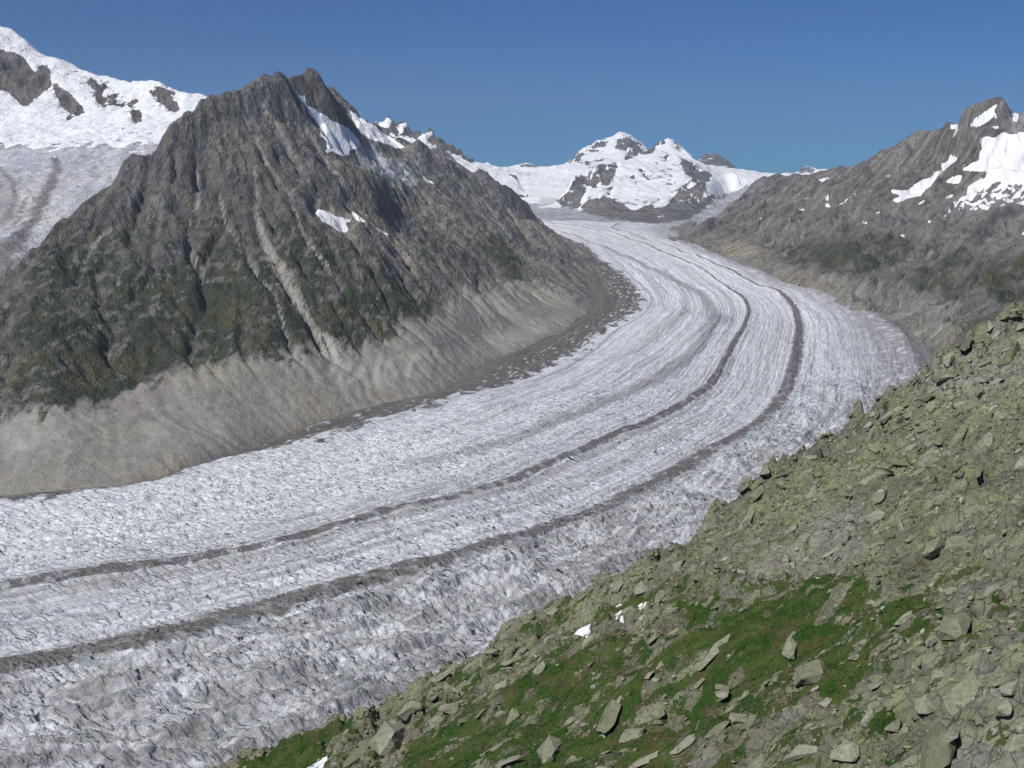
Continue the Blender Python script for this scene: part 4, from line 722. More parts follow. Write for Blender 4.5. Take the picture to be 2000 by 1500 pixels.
grassP = [[(470,1500),(560,1455),(640,1425),(700,1405),(690,1440),(620,1500),(600,1560),(440,1560)],
          [(790,1430),(860,1400),(920,1350),(1000,1340),(1050,1330),(1100,1290),(1170,1280),(1200,1250),(1270,1255),(1330,1225),(1400,1190),(1440,1150),(1500,1135),(1560,1150),(1620,1120),(1700,1150),(1760,1100),(1840,1135),(1810,1190),(1850,1220),(1830,1255),(1760,1290),(1700,1330),(1640,1370),(1560,1370),(1480,1400),(1430,1450),(1330,1470),(1280,1520),(1200,1560),(800,1560),(770,1500)],
          [(1330,1240),(1450,1150),(1560,1130),(1600,1110),(1540,1100),(1440,1130),(1340,1180)],[(1060,1255),(1130,1235),(1200,1240),(1120,1270)]]
gn1 = fbm(X / 11, Y / 6, 4, 301); gn2 = fbm(X / 3.2, Y / 1.5, 3, 302)
g0 = multi_sd(up_ + gn1 * 12, vp_ + gn1 * 12, grassP, 60)
grass = sst(g0, -12, 18) * (1 - .92 * sst(gn1 + .7 * gn2, .02, .36)); grass = np.maximum(grass, sst(poly_sd(up_, vp_, grassP[0], 40), -5, 12) * .95)
grass = np.maximum(grass, .8 * sst(gn1 * .8 - gn2, .62, .85) * sst(up_ * 0 + 1500 - np.abs(up_ - 1400), 0, 900) * sst(vp_, 1000, 1150))
for q in ([(1840,890),(1870,875),(1905,880),(1870,905)], [(1905,900),(1960,880),(2000,880),(1960,905)]): pass
film = sst(fbm(X / 5, Y / 2.6, 4, 303) + .5 * gn1, -.15, .45) * sst(vp_, 940, 1200) * sst(1850 - up_, -120, 200); grass = np.maximum(grass, film * .60); grass *= 1 - sst(d, -8, 0)
spow = [('410,605 430,575 450,550 485,525 520,505 580,485 640,460 618,500 615,530 632,570 603,590 585,620 560,612 530,600 490,605 450,612', 'largest snow remnant on the near slope, pointed at its upper corner', 1),
        ('1245,228 1275,205 1300,190 1340,180 1375,180 1382,200 1345,232 1300,250 1262,262', 'oblong snow remnant, right of the two upper ones on the near slope', 1),
        ('940,368 965,338 985,312 1005,296 1035,288 1056,305 1045,325 1010,335 985,350 960,366', 'thin dirty snow remnant between the oblong one and the largest on the near slope', 1),
        ('955,246 985,228 1030,208 1028,222 990,240 962,250', 'tiny pale snow sliver above the thin dirty remnant', 1)]
spoly = [(zp(s, 1060, 1150, .15), l) for s, l, _ in spow] + [([(600,1506),(612,1494),(622,1484),(640,1479),(641,1487),(632,1498),(622,1510)], 'snow scrap at the bottom edge beside the grassy strip')]
sm = sst(multi_sd(up_, vp_, [p for p, _ in spoly], 40), -14, 0); flat = np.maximum(sm, grass * .6)
cliff = [(640,1520),(690,1445),(735,1395),(800,1370),(860,1330),(930,1310),(880,1380),(800,1420),(760,1470),(730,1520)]
clm = sst(poly_sd(up_, vp_, cliff, 40), -10, 12)
crestm = sst(d, -45, -3) * (1 - sst(d, 2, 10)); big = sst(up_, 1450, 1700) * crestm
f1, f2, ci = worley(X / 4.6 + gn1 * .35, Y / 2.3 + gn1 * .35, 310); g1, g2, ci2 = worley(X / 1.7 + gn2 * .2, Y / 1.05, 311)
rel = fbm(X / 26, Y / 15, 4, 312) * 3.0 * (1 - .6 * crestm) + ridg(X / 13, Y / 5.5, 3, 313) * .9 * (1 + .8 * crestm)
blk = (ci - .5) * 1.7 - (1 - sst(f2 - f1, 0, .16)) * 1.1 + ((X / 4.6) % 1) * 0
rel = rel + blk * (.55 + .7 * crestm + .6 * clm) * (1 - .8 * flat) + ((ci2 - .5) * .75 - (1 - sst(g2 - g1, 0, .2)) * .55) * (1 - flat) + big * (ridg(X / 7, Y / 6, 3, 315) - .7) * 2.2
rel += fbm(X / 1.3, Y / .9, 3, 316) * .12 - .5
rlo = fbm(X / 26, Y / 15, 2, 312) * 3.0 * (1 - .6 * crestm) - .3; rel = rel * (1 - sm) + rlo * sm
edge = sst(Y, 50, 64) * sst(X, -148, -138) * (1 - sst(X, 172, 183)); rel = rel * edge - 2.6 * (1 - edge) * (1 - sst(d, 5, 30)); H = H + rel * (1 - .5 * sst(d, 5, 25)); H = H.astype(np.float32)
V = np.stack([X, Y, H], -1).astype(np.float32); u, v = proj(V)
col = np.zeros(X.shape + (3,), np.float32) + C(.140, .138, .105)  # dark soil tone, deepened slightly so gaps between stones look shadowed
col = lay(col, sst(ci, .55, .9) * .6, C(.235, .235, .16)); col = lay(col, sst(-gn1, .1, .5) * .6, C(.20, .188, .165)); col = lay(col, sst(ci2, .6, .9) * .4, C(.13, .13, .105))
lich = sst(multi_sd(u + gn1 * 15, v + gn1 * 15, [[(1480,960),(1620,900),(1700,900),(1640,1000),(1560,1060),(1480,1000)], [(1060,1190),(1200,1130),(1290,1090),(1250,1180),(1100,1230)], [(1650,880),(1720,840),(1900,700),(2000,640),(2000,800),(1800,860)]], 60), -20, 20); col = lay(col, lich * .25, C(.25, .26, .16))
gry = sst(multi_sd(u + gn1 * 15, v + gn1 * 15, [[(1500,1080),(1600,1000),(1700,980),(1680,1060),(1560,1150),(1440,1190),(1420,1140)], [(1780,730),(1900,690),(2000,650),(2000,760),(1900,760),(1800,800)], [(1850,1440),(2000,1400),(2000,1500),(1830,1500)]], 60), -20, 20); col = lay(col, gry * .6, C(.235, .225, .205))
lichM, gryM = lich, gry
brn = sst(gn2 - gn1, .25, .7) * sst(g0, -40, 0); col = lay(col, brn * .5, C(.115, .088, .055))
def mat_ground():
    b = NB('alpine_slope'); c_ = b.attr('Col', True); g = b.attr('grass')
    n1 = b.noise(.55, 5, .62); n2 = b.noise(2.6, 5, .65); n3 = b.noise(.12, 4, .6); cr = b.vor(.9, b.map((.6, 1, .6)), 'DISTANCE_TO_EDGE'); crk = b.ss(cr, .0, .05)
    f = b.math('ADD', b.lin(n1, .3, .7, .72, 1.25), b.lin(n2, .3, .7, -.25, .25)); f = b.math('MULTIPLY', f, b.lin(crk, 0, 1, .6, 1.))
    rc = b.scale_col(c_, f); rc = b.mix(b.ss(b.noise(.5, 5, .65), .44, .64), rc, b.mix(1., rc, (1.02, 1.10, .82), 'MULTIPLY'))
    gm = b.math('ADD', g, b.lin(n2, .3, .7, -.3, .3)); gm = b.math('ADD', gm, b.lin(n1, .3, .7, -.2, .2)); gf = b.ss(gm, .45, .55)
    n3 = b.noise(1., 5, .65, b.map((.12, .45, .3))); gc = b.mix(b.ss(n3, .4, .62), (.024, .058, .010), (.058, .080, .022)); gc = b.mix(b.ss(b.noise(.4, 4, .6), .5, .68), gc, (.075, .062, .030)); gc = b.scale_col(gc, b.lin(n2, .25, .75, .6, 1.45))
    b.l(b.mix(gf, rc, gc), b.b.inputs['Base Color']); b.b.inputs['Roughness'].default_value = .9
    h = b.math('ADD', b.math('MULTIPLY', n1, 1.), b.math('MULTIPLY', n2, .45)); h = b.math('ADD', h, b.math('MULTIPLY', crk, .12))
    b.l(b.bump(h, .5, .9), b.b.inputs['Normal']); return b.m
mg = mat_ground()
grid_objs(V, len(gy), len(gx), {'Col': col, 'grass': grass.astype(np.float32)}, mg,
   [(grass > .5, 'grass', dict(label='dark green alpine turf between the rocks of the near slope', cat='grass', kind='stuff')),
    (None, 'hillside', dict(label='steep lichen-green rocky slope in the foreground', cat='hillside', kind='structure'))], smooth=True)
# the flank behind the crest, falling to the ice (and out of the frame on both sides)
fx = np.arange(-900, 2400, 9.); fy = np.arange(-120, 3300, 9.); XX, YY = np.meshgrid(fx, fy)
cx_ = np.concatenate([[-1000], cw[:, 0], [2600]]); cy_ = np.concatenate([[560], cw[:, 1], [420]])
yr_ = np.interp(XX, cx_, cy_); Hf = np.clip(PA * XX + PB * np.minimum(YY, yr_) + PH, -760, 900) - .95 * np.maximum(YY - yr_, 0) - 2 - 5 * sst(YY - yr_, -5, 5)
Hf += (ridg(XX / 130, YY / 260, 4, 330) - .9) * 22 * sst(YY - yr_, 60, 200); Hf = np.maximum(Hf, G0 + GS * YY - 60)
c2 = np.zeros(XX.shape + (3,), np.float32) + C(.17, .165, .13)
V2 = np.stack([XX, YY, Hf], -1).astype(np.float32)
ins = (XX > gx[0] + 6) & (XX < gx[-1] - 6) & (YY > gy[0] - 2) & (YY < yr_ - 2); u2, v2 = proj(V2)
bad = (YY < yr_) & ((u2 < 2400) & (v2 < 1900) & (YY < 48))
kp = ~ins & (Hf > G0 + GS * YY - 59) & ~((XX > 170) & (YY < yr_ - 1) & (u2 < 2060)) 
if True:
    idx = None
    grid_objs(V2, len(fy), len(fx), {'Col': c2, 'grass': np.zeros(XX.shape, np.float32)}, mg, [(None, 'valley_flank', dict(label='rocky flank below the near crest, dropping to the ice', cat='hillside', kind='structure'))], keep=(kp & (YY > yr_ + 8)) | ((YY <= yr_ + 8) & ((XX > 176) | (YY < 52) | (XX < -143)) & (Hf > G0 + GS * YY - 59)))
print('slope', round(time.time() - T0, 1))

def hit(uu, vv):
    """first point of the near slope seen at a picture position"""
    D = np.arange(55, 262, .2); xc = (uu - 1000) / F; yc = (750 - vv) / F; t = D / (CT + yc * ST); x = xc * t; z = (yc * CT - ST) * t
    hh = bil(H, gx, gy, x, D); k = np.nonzero(z < hh)[0]
    k = k[0] if len(k) else len(D) - 1; return np.array([x[k], D[k], hh[k]])
Hs = blur(H, 4.); gyy, gxx = np.gradient(Hs, .31)
def nrm(x, y):
    a = bil(gxx, gx, gy, x, y); b = bil(gyy, gx, gy, x, y); n = np.stack([-a, -b, np.ones_like(a)], -1); return n / np.linalg.norm(n, axis=-1, keepdims=True)

# ------------------------------------------------------------------ rock shapes
def hull_rock(seed, n=13, bevel=0., flat=.6, squ=.55):
    r = random.Random(seed); bm = bmesh.new()
    for k in range(n):
        q = Vector([r.gauss(0, 1) for _ in range(3)]); q.normalize(); m = max(abs(q.x), abs(q.y), abs(q.z)); q = q * (1 - squ) + q / m * squ
        q *= r.uniform(.82, 1.05); bm.verts.new((q.x, q.y * r.uniform(.75, 1), q.z * flat))
    res = bmesh.ops.convex_hull(bm, input=bm.verts); dead = [g for g in res['geom_interior'] if isinstance(g, bmesh.types.BMVert)]
    if dead: bmesh.ops.delete(bm, geom=dead, context='VERTS')
    bmesh.ops.dissolve_limit(bm, angle_limit=.16, verts=bm.verts, edges=bm.edges)
    if bevel: bmesh.ops.bevel(bm, geom=list(bm.edges), offset=bevel, segments=2, profile=.6, affect='EDGES', clamp_overlap=True)
    bmesh.ops.triangulate(bm, faces=bm.faces); return bm
def rock_mesh(name, seed, n, flat, squ, m, det=True):
    bm = hull_rock(seed, n, .05, flat, squ)
    if det:
        bmesh.ops.subdivide_edges(bm, edges=[e for e in bm.edges if e.calc_length() > .35], cuts=2, use_grid_fill=True); bmesh.ops.triangulate(bm, faces=bm.faces)
        P = np.array([v_.co for v_ in bm.verts], np.float32); o = seed * 3.7
        dn = fbm(P[:, 0] * 2.2 + o, P[:, 1] * 2.2 + P[:, 2] * 3, 3, 400) * .06
        for v_, q in zip(bm.verts, dn): v_.co *= 1 + float(q)
    me = bpy.data.meshes.new(name); bm.to_mesh(me); bm.free()
    me.polygons.foreach_set('use_smooth', np.zeros(len(me.polygons), bool)); me.materials.append(m); return me
def mat_rock(name, use_attr):
    b = NB(name)
    if use_attr: c_ = b.attr('Col', True)
    else:
        oi = b.n('ShaderNodeObjectInfo'); c_ = b.scale_col(b.mix(b.lin(oi.outputs['Random'], 0, 1), (.155, .155, .105), (.275, .268, .215)), 1.)
    geo = b.n('ShaderNodeNewGeometry').outputs['Position']
    n1 = b.noise(.8, 5, .62, geo); n2 = b.noise(4., 5, .65, geo); n3 = b.noise(1.7, 4, .6, geo); st = b.noise(2.2, 4, .6, b.map((.35, 1.2, 1.6), geo))
    f = b.math('ADD', b.lin(n1, .3, .7, .8, 1.2), b.lin(n2, .3, .7, -.22, .22)); f = b.math('ADD', f, b.lin(st, .35, .65, -.14, .14))
    rc = b.scale_col(c_, f); rc = b.mix(b.ss(n3, .44, .66), rc, b.mix(1., rc, (1.02, 1.09, .85), 'MULTIPLY')); rc = b.mix(b.ss(n1, .58, .7), rc, (.12, .11, .10))
    b.l(rc, b.b.inputs['Base Color']); b.b.inputs['Roughness'].default_value = .88
    h = b.math('ADD', b.math('MULTIPLY', st, .5), b.math('MULTIPLY', n2, .4)); b.l(b.bump(h, .25, .8), b.b.inputs['Normal']); return b.m
mr = mat_rock('boulder_stone', False); mrub = mat_rock('rubble_stone', True)
TPL = [rock_mesh('boulder', 500 + k, [13, 16, 11, 18][k % 4], [.55, .7, .4, .62, .5, .8][k % 6], [.3, .6, .45, .7][k % 4], mr) for k in range(16)]
SLB = [rock_mesh('slab', 600 + k, 16, .26, .6, mr) for k in range(6)]

def frame(nv, yaw, tilt, tdir):
    a = Vector((1, 0, 0)); n = Vector(nv); t = (a - n * a.dot(n)).normalized(); b = n.cross(t)
    m = Matrix((t, b, n)).transposed(); m = m @ Matrix.Rotation(yaw, 3, 'Z') @ Matrix.Rotation(tilt, 3, 'Y') @ Matrix.Rotation(tdir, 3, 'X'); return m
def place_rock(me, P, size, yaw, tilt=0, roll=0, sink=.25, name='boulder', **tags):
    nv = nrm(np.array(P[0]), np.array(P[1])); m = frame(nv, yaw, tilt, roll); o = bpy.data.objects.new(name, me); sc.collection.objects.link(o)
    S = Matrix.Diagonal((*size, 1)); o.matrix_world = Matrix.Translation(Vector(P) + Vector(nv) * size[2] * (.5 - sink)) @ m.to_4x4() @ S; tag(o, **tags); return o
HAND = [ # u, v, width px, height px, image angle (deg, up to the right), slab?, label
 (1886,1345,66,96,70,0,'largest pale grey boulder, tapering to a point at its foot, right of the grass'),
 (1836,1462,66,100,80,0,'tall rounded lichen-green boulder cut by the bottom edge at the right'),
 (1830,1334,46,38,30,0,'squat boulder touching the left side of the largest pointed grey boulder'),
 (1804,1370,44,44,20,0,'rounded boulder just left of the dark upright cleft'),
 (1862,1366,40,24,15,0,'wedge-shaped block right of the dark upright cleft, under the largest pointed boulder'),
 (1868,1222,44,62,65,0,'upright smooth grey boulder above the largest pointed one'),
 (1800,1342,22,40,80,0,'small upright stone left of the squat boulder'),
 (1392,1275,92,26,48,1,'long lichen-yellow slab leaning up to the right in the upper turf'),
 (1402,1422,60,26,38,1,'pale leaf-shaped slab below the stack of thin slabs'),
 (1440,1403,44,30,20,0,'pale block touching the upper right end of the leaf-shaped slab'),
 (1331,1456,70,26,33,1,'long pale slab left of the leaf-shaped slab near the bottom'),
 (1548,1262,30,54,70,0,'tall narrow pale boulder right of the long lichen-yellow slab'),
 (1366,1332,30,14,45,1,'small tilted slab below the tip of the long lichen-yellow slab'),
 (1290,1298,26,14,40,1,'oblong pale stone in the turf left of the long lichen-yellow slab'),
 (1208,1368,14,26,70,0,'upright cream-coloured stone in the middle of the turf'),
 (1290,1392,26,20,50,0,'rounded pale stone below the upright cream-coloured stone'),
 (1238,1432,62,38,30,0,'broad low grey boulder near the bottom, below the rounded pale stone'),
 (1258,1484,70,24,25,1,'flat slab in front of the broad low grey boulder'),
 (1552,1478,110,44,20,0,'huge flat-topped outcrop block at the bottom edge right of centre'),
 (1480,1488,46,26,15,0,'block touching the left end of the flat-topped outcrop block'),
 (1650,1472,60,44,10,0,'pale blocky boulder between the flat-topped outcrop and the tall rounded boulder'),
 (1716,1322,34,26,40,0,'pale boulder on the lower right margin of the turf'),
 (1712,1342,30,16,40,1,'small slab leaning on the pale boulder at the lower right margin of the turf'),
 (1667,1284,24,14,20,0,'lone rounded stone in the dark right arm of the turf'),
 (1700,1264,12,9,0,0,'small bright whitish stone in the dark right arm of the turf'),
 (904,1409,28,22,40,0,'rounded pale stone in the turf above the bottom edge, left of centre'),
 (941,1396,26,20,20,0,'stone just right of the rounded pale stone, left of centre'),
 (975,1396,20,15,10,0,'rightmost of the three pale stones in a row left of centre'),
 (1000,1400,30,44,65,0,'big cracked grey boulder beside the row of three pale stones'),
 (1075,1462,40,52,60,0,'upright weathered boulder near the bottom edge, centre'),
 (968,1462,80,24,32,1,'long brown-grey slab above the bottom edge, left of centre'),
 (992,1487,48,18,25,1,'lichen-green slab on the bottom edge beside the long brown-grey slab'),
 (930,1490,34,14,20,1,'small slab at the bottom edge, leftmost of the slabs in the turf'),
 (1190,1395,44,70,60,1,'tall smooth grey slab with a slanting crack in mid turf'),
 (1178,1432,40,22,50,1,'lower slab continuing under the tall smooth grey slab'),
 (1252,1146,34,24,30,0,'large rounded outcrop boulder just above the oblong snow remnant'),
 (1290,1162,26,34,60,0,'upright boulder right of the oblong snow remnant'),
 (1238,1132,28,20,20,0,'block on the crest above the oblong snow remnant'),
 (1080,1198,24,18,20,0,'pale grey block on the crest above the largest snow remnant'),
 (1005,1285,60,22,38,1,'pale slab left of the largest snow remnant'),
 (1040,1280,36,12,45,1,'narrow slab beside the pale one left of the largest snow remnant'),
 (1278,1244,40,14,42,1,'pale tongue-shaped slab at the top edge of the turf'),
 (1320,1232,36,22,5,0,'dark overhanging block at the top edge of the turf'),
 (1500,920,34,26,30,0,'dark angular block jutting from the crest against the ice'),
 (1452,962,30,22,30,0,'reddish-dark block on the crest below the angular jutting one'),
 (1708,1010,40,26,30,0,'rusty-yellow tilted block with a shadowed base, right of the slope centre'),
 (1718,1034,44,14,10,1,'thin pale slab under the rusty-yellow tilted block'),
 (1838,850,16,30,75,0,'small upright stone beside the reddish leaning stone'),
 (1912,925,12,30,75,0,'upright reddish leaning stone on the upper right slope'),
 (1930,868,26,44,75,0,'tall pillar-like stone on the upper right slope'),
 (1858,700,30,40,60,0,'tall fin of rock on the crest at the upper right'),
 (1888,668,24,40,65,0,'highest fin of rock on the right-hand crest'),
 (1915,1430,20,32,75,0,'upright slab with a dark gap beside it near the bottom right corner'),
 (1860,1440,28,40,70,0,'green-topped stone right of the tall rounded boulder'),
 (1960,1390,46,34,30,0,'blocky boulder near the right edge, level with the dark cleft'),
 (1975,1345,44,30,30,0,'slanted boulder at the right edge above the blocky one'),
 (1745,1420,40,26,20,0,'broad stone left of the tall rounded boulder, topped with moss'),
 (1330,1100,40,26,35,0,'flat green-lichened outcrop block under the crest, centre right'),
 (1590,960,50,34,40,0,'smooth yellow-green outcrop face below the crest'),
 (860,1325,100,34,38,1,'broad pale outcrop slab on the crest, left of centre'),
 (800,1385,50,40,40,0,'buttress block below the broad pale crest slab'),
 (760,1440,60,60,60,0,'dark cliffy outcrop above the grassy strip'),
 (700,1470,44,60,70,0,'grey cliff block right of the bottom snow scrap'),
 (1620,1080,34,14,30,1,'thin slab in the grey rubble above the turf')]
used = []
for k, (uu, vv, wp, hp, ang, slab, lab) in enumerate(HAND):
    P = hit(uu, vv + hp * .15); D = np.linalg.norm(P); m_ = D / F; nv = nrm(P[0], P[1]); yaw = 0.
    best = None
    for a in np.linspace(-math.pi / 2, math.pi / 2, 37):     # the in-slope direction that shows at the wanted angle
        e = frame(nv, a, 0, 0) @ Vector((1, 0, 0)); q = P + np.array(e) * 2; pu, pv = proj(q[None]); pu0, pv0 = proj(P[None])
        dd = abs(math.sin(math.atan2(float(pv0[0] - pv[0]), float(pu[0] - pu0[0])) - math.radians(ang)))
        if best is None or dd < best[0]: best = (dd, a, math.hypot(float(pu[0] - pu0[0]), float(pv[0] - pv0[0])) / (2 / m_))
    L = max(wp, hp) * m_ / 2 * 1.08 / max(best[2], .4); W = min(wp, hp) * m_ / 2 * 1.35; Tt = W * (.9 if not slab else .8)
    place_rock((SLB[k % 6] if slab else TPL[k % 16]), P, (L, W, Tt), best[1], 0, random.uniform(-.12, .12), .42, 'slab' if slab else 'boulder', label=lab, cat='slab' if slab else 'boulder')
    used.append((uu, vv, max(wp, hp) * .5))
# the stack of four thin slabs
for k in range(4):
    P = hit(1413, 1362 + k * 9); P[2] += .9; s_ = np.linalg.norm(P) / F
    place_rock(SLB[k], P, (17 * s_ * (1 - .12 * (k == 3)), 9 * s_, 5.5 * s_), -.6, .1, 0, -.6, 'slab', label='thin slab, %s in the stack of four with dark gaps in the turf' % ['topmost', 'second from the top', 'third from the top', 'lowest'][k], cat='slab', group='thin slabs stacked in the turf')

# ------------------------------------------------------------------ scattered rocks: the largest as things, the rest as rubble
N = 118000
x = RNG.uniform(-80, 165, N); y = RNG.uniform(50, 250, N); z = bil(H, gx, gy, x, y); pu, pv = proj(np.stack([x, y, z], -1))
dd = y - np.interp(x, cw[:, 0], cw[:, 1]); gr = bil(grass, gx, gy, x, y); sn_ = bil(sm, gx, gy, x, y)
size = .145 * np.exp(RNG.normal(0, .62, N)) * (1 + .55 * sst(dd, -70, -10)) * np.where(pu > 1650, 1.35, 1.); size = np.clip(size, .07, 1.5)
zone = .35 + .65 * sst(fbm(x / 14, y / 8, 3, 350), -.35, .25); zone = np.where(pu > 1500, np.maximum(zone, .85), zone)
ok = (pu > -160) & (pu < 2500) & (pv < 1900) & (dd < 2) & (sn_ < .3) & (RNG.random(N) < zone * (1 - .62 * gr)) & (gr < .97)
x, y, z, pu, pv, size, gr = [a[ok] for a in (x, y, z, pu, pv, size, gr)]; size = np.where(gr > .5, size * .85, size); dist = np.sqrt(x * x + y * y + z * z)
scr = size / dist; order = np.argsort(-scr)
take = []
for i in order:
    if len(take) >= 232: break
    if not (8 < pu[i] < 1992 and pv[i] < 1492): continue
    if any(abs(pu[i] - a) < r + 6 and abs(pv[i] - b) < r + 6 for a, b, r in used): continue
    take.append(i); used.append((pu[i], pv[i], 7))
def zone_of(a, b):
    if b < 1000 and a > 1750: return 'angular lichen-green block among the jumbled crest blocks at the upper right', 'blocks on the upper right crest'
    if b < 1120 and a > 1330: return 'angular olive-grey block on the upper slope just below the crest', 'blocks below the crest'
    if a > 1780: return 'angular grey-green block in the coarse talus along the right edge', 'blocks in the right-hand talus'
    if a > 1560: return 'angular grey block in the rubble between the turf and the right-hand talus', 'blocks right of the turf'
    if a < 860: return 'weathered block on the lower left end of the near crest', 'blocks on the lower left crest'
    if b > 1400: return 'loose grey block scattered in the turf along the bottom edge', 'blocks in the turf along the bottom'
    return 'loose grey block on the middle of the near slope around the turf', 'blocks around the turf'
MARK = {0:'the largest pointed boulder',1:'the tall rounded bottom boulder',5:'the upright smooth boulder',7:'the long lichen-yellow slab',11:'the tall narrow pale boulder',14:'the upright cream stone',18:'the huge flat-topped block',20:'the pale blocky bottom boulder',21:'the pale turf-margin boulder',23:'the lone rounded turf stone',28:'the big cracked grey boulder',29:'the upright weathered boulder',30:'the long brown-grey slab',33:'the tall smooth cracked slab',35:'the outcrop above the oblong snow',38:'the crest block above the largest snow',39:'the pale slab beside the largest snow',42:'the dark overhanging turf-edge block',43:'the dark jutting crest block',44:'the reddish-dark crest block',45:'the rusty-yellow tilted block',47:'the small upright upper stone',48:'the reddish leaning stone',49:'the tall pillar-like stone',50:'the tall crest fin',51:'the highest crest fin',52:'the upright corner slab',54:'the blocky right-edge boulder',57:'the flat green-lichened block',58:'the yellow-green outcrop face',59:'the broad pale crest slab',61:'the dark cliffy outcrop',63:'the thin rubble slab'}
seen = set()
def label_for(a, b, kind):
    c_ = sorted((math.hypot(a - HAND[k][0], b - HAND[k][1]), k) for k in MARK)
    for d_, k in c_[:9]:
        ang = math.degrees(math.atan2(HAND[k][1] - b, a - HAND[k][0])) % 360
        dr = ['right of', 'up and right of', 'above', 'up and left of', 'left of', 'down and left of', 'below', 'down and right of'][int((ang + 22.5) // 45) % 8]
        ds = 'close ' if d_ < 45 else ('a little ' if d_ < 100 else 'well ')
        t_ = '%s, %s%s %s' % (kind, ds, dr, MARK[k])
        if t_ not in seen: seen.add(t_); return t_
    return None
for i in take:
    l, gq = zone_of(pu[i], pv[i]); s_ = float(size[i]) * 1.1
    e = (random.uniform(1.2, 1.9), random.uniform(.8, 1.1), random.uniform(.8, 1.2)); yaw_, ti_ = random.uniform(-.8, .8), random.uniform(-.35, .35)
    big_ = scr[i] * F * 2.3 > 13
    kind = ('bigger ' if big_ else 'smaller ') + ('elongated' if e[0] > 1.62 else 'tilted' if abs(ti_) > .22 else 'squat' if e[2] < .95 else 'angular') + ' block'
    place_rock(TPL[random.randrange(16)], (float(x[i]), float(y[i]), float(z[i])), (s_ * e[0], s_ * e[1], s_ * e[2]), yaw_, ti_, random.uniform(-.3, .3), .5, 'boulder', label=label_for(pu[i], pv[i], kind) or l, cat='boulder', group=gq)
rest = np.ones(len(x), bool); rest[take] = False; x, y, z, size, gr, pu, pv = [a[rest] for a in (x, y, z, size, gr, pu, pv)]; M = len(x)
Vs, Fs, Cs = [], [], []; base_n = 0; NV = nrm(x, y); which = RNG.integers(0, 20, M)
for tk in range(20):
    bm = hull_rock(700 + tk, 11 + tk % 4, 0, [.5, .7, .35, .6][tk % 4], [.4, .6, .5][tk % 3]); bm.verts.ensure_lookup_table()
    P = np.array([q.co for q in bm.verts], np.float32); T = np.array([[q.index for q in f.verts] for f in bm.faces], np.int64); bm.free()
    s = np.nonzero(which == tk)[0]; m = len(s); n = NV[s]; a = RNG.normal(0, .6, m); t = np.stack([np.ones(m), np.zeros(m), np.zeros(m)], 1); t = t - n * (n * t).sum(1, keepdims=True); t /= np.linalg.norm(t, axis=1, keepdims=True); b = np.cross(n, t)
    n2 = n + .38 * RNG.normal(0, 1, (m, 3)); t2 = t * np.cos(a)[:, None] + b * np.sin(a)[:, None]; n2 -= t2 * (n2 * t2).sum(1, keepdims=True); n2 /= np.linalg.norm(n2, axis=1, keepdims=True); b2 = np.cross(n2, t2)
    S = size[s][:, None] * np.stack([RNG.uniform(1.1, 2.2, m), RNG.uniform(.7, 1.1, m), RNG.uniform(.8, 1.3, m)], 1)
    W = (P[None, :, 0, None] * S[:, None, 0, None] * t2[:, None] + P[None, :, 1, None] * S[:, None, 1, None] * b2[:, None] + P[None, :, 2, None] * S[:, None, 2, None] * n2[:, None]) + np.stack([x[s], y[s], z[s]], 1)[:, None] + n[:, None] * (size[s] * -.12)[:, None, None]
    Vs.append(W.reshape(-1, 3)); Fs.append((T[None] + (np.arange(m) * len(P))[:, None, None] + base_n).reshape(-1, 3)); base_n += m * len(P)
    k1 = RNG.random(m)[:, None]; cc_ = C(.20, .20, .135) * (1 - k1) + C(.26, .255, .20) * k1; k2 = (RNG.random(m) < .2)[:, None]; cc_ = np.where(k2, C(.24, .25, .14), cc_); cc_ = np.where((RNG.random(m) < .05)[:, None], C(.34, .33, .31), cc_); gz = bil(gryM, gx, gy, x[s], y[s])[:, None]; cc_ = cc_ * (1 - .7 * gz) + C(.27, .262, .245) * .7 * gz; dz = sst(fbm(x[s] / 9, y[s] / 6, 3, 360), .0, .5)[:, None]; cc_ = cc_ * (1 - .38 * dz); cc_ = cc_ * RNG.uniform(.72, 1.22, (m, 1))
    Cs.append(np.repeat(cc_, len(P), 0).astype(np.float32))
me = raw_mesh('rubble', np.concatenate(Vs), np.concatenate(Fs), {'Col': np.concatenate(Cs)}, smooth=False); me.materials.append(mrub)
o = bpy.data.objects.new('rubble', me); sc.collection.objects.link(o); tag(o, 'countless small angular stones covering the near slope', 'rubble', kind='stuff'); print('rubble', M, round(time.time() - T0, 1))

T = 60000; x = RNG.uniform(-75, 120, T); y = RNG.uniform(62, 245, T); gr = bil(grass, gx, gy, x, y); z = bil(H, gx, gy, x, y); pu, pv = proj(np.stack([x, y, z], -1))
ok = (gr > .5 + .3 * RNG.random(T)) & (pu > -40) & (pu < 2040) & (pv < 1560) & (bil(sm, gx, gy, x, y) < .2); x, y, z = x[ok], y[ok], z[ok]; m = len(x); NB_ = 5
hb = RNG.uniform(.12, .30, (m, NB_)); an = RNG.uniform(0, 6.28, (m, NB_)); wd = RNG.uniform(.05, .09, (m, NB_)); lean = RNG.uniform(.05, .22, (m, NB_)); ox = RNG.normal(0, .12, (m, NB_)); oy = RNG.normal(0, .12, (m, NB_))
B0 = np.stack([x[:, None] + ox, y[:, None] + oy, bil(H, gx, gy, x[:, None] + ox, y[:, None] + oy) - .02], -1); dv = np.stack([np.cos(an), np.sin(an), 0 * an], -1); pd = np.stack([-np.sin(an), np.cos(an), 0 * an], -1)
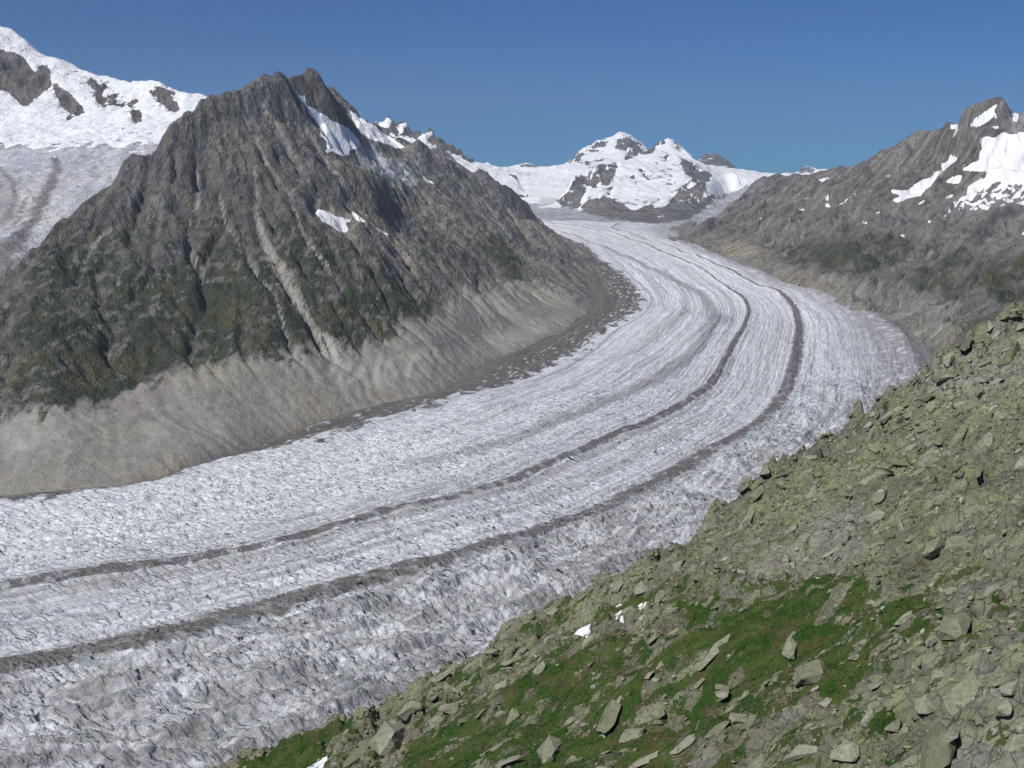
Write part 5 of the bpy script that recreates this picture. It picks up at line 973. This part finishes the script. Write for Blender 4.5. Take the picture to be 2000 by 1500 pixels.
P_ = np.stack([B0 - pd * wd[..., None], B0 + pd * wd[..., None], B0 + dv * lean[..., None] + np.array([0, 0, 1.]) * hb[..., None]], 2).reshape(-1, 3); tc = np.where(RNG.random((m * NB_, 1)) < .22, C(.13, .115, .05), C(.052, .10, .02)) * RNG.uniform(.7, 1.3, (m * NB_, 1))
me = raw_mesh('grass_tufts', P_, np.arange(len(P_)).reshape(-1, 3), {'Col': np.repeat(tc, 3, 0).astype(np.float32)}, smooth=False); b = NB('grass_blades'); b.l(b.scale_col(b.attr('Col', True), b.lin(b.noise(1.2, 3), .3, .7, .7, 1.3)), b.b.inputs['Base Color']); me.materials.append(b.m)
o = bpy.data.objects.new('grass_tufts', me); sc.collection.objects.link(o); tag(o, 'short grass tufts standing in the turf of the near slope', 'grass', kind='stuff'); print('tufts', m)

# ------------------------------------------------------------------ snow remnants on the near slope
b = NB('old_snow'); nn = b.noise(3., 4, .6); b.l(b.scale_col(b.mix(b.ss(nn, .4, .65), (.84, .85, .88), (.74, .73, .72)), 1.), b.b.inputs['Base Color']); b.l(b.bump(nn, .12, .5), b.b.inputs['Normal']); b.b.inputs['Roughness'].default_value = .6; msn = b.m
for P_, lab in spoly:
    ring = [hit(a, c_) for a, c_ in P_]; ctr = np.mean(ring, 0); n = nrm(ctr[0], ctr[1]); bm = bmesh.new(); R = []
    for f, h in ((1.04, -.4), (1.0, .08), (.93, .17), (.75, .22), (.5, .24), (.25, .25), (.08, .25)):
        vs = []
        for i_, q in enumerate(ring):
            w_ = ctr + (q - ctr) * f; w_[2] = float(bil(H, gx, gy, np.array(w_[0]), np.array(w_[1]))); vs.append(bm.verts.new(Vector(w_ + n * (h + .02 * math.sin(7 * i_ + f * 9)))))
        R.append(vs)
    for r0, r1 in zip(R[:-1], R[1:]):
        for i in range(len(ring)): bm.faces.new((r0[i], r0[(i + 1) % len(ring)], r1[(i + 1) % len(ring)], r1[i]))
    bm.faces.new(R[-1]); bm.faces.new(R[0][::-1]); bmesh.ops.recalc_face_normals(bm, faces=bm.faces); bmesh.ops.triangulate(bm, faces=bm.faces)
    me = bpy.data.meshes.new('snow_patch'); bm.to_mesh(me); bm.free(); me.materials.append(msn); o = bpy.data.objects.new('snow_patch', me); sc.collection.objects.link(o); tag(o, lab, 'snow patch')

# ------------------------------------------------------------------ the air
bm = bmesh.new(); bmesh.ops.create_cube(bm, size=1); me = bpy.data.meshes.new('haze'); bm.to_mesh(me); bm.free()
hz = bpy.data.objects.new('haze', me); sc.collection.objects.link(hz); hz.scale = (19000, 26600, 3300); hz.location = (1000, 12600, 450); tag(hz, 'thin bluish air between the camera and the far summits', 'haze', kind='stuff')
hm = bpy.data.materials.new('thin_air'); hm.use_nodes = True; t = hm.node_tree; t.nodes.clear(); oo = t.nodes.new('ShaderNodeOutputMaterial'); pv_ = t.nodes.new('ShaderNodeVolumePrincipled')
pv_.inputs['Color'].default_value = (.74, .85, 1., 1); pv_.inputs['Density'].default_value = 2.0e-5; pv_.inputs['Anisotropy'].default_value = .1
t.links.new(pv_.outputs[0], oo.inputs['Volume']); me.materials.append(hm)
print('done', round(time.time() - T0, 1))
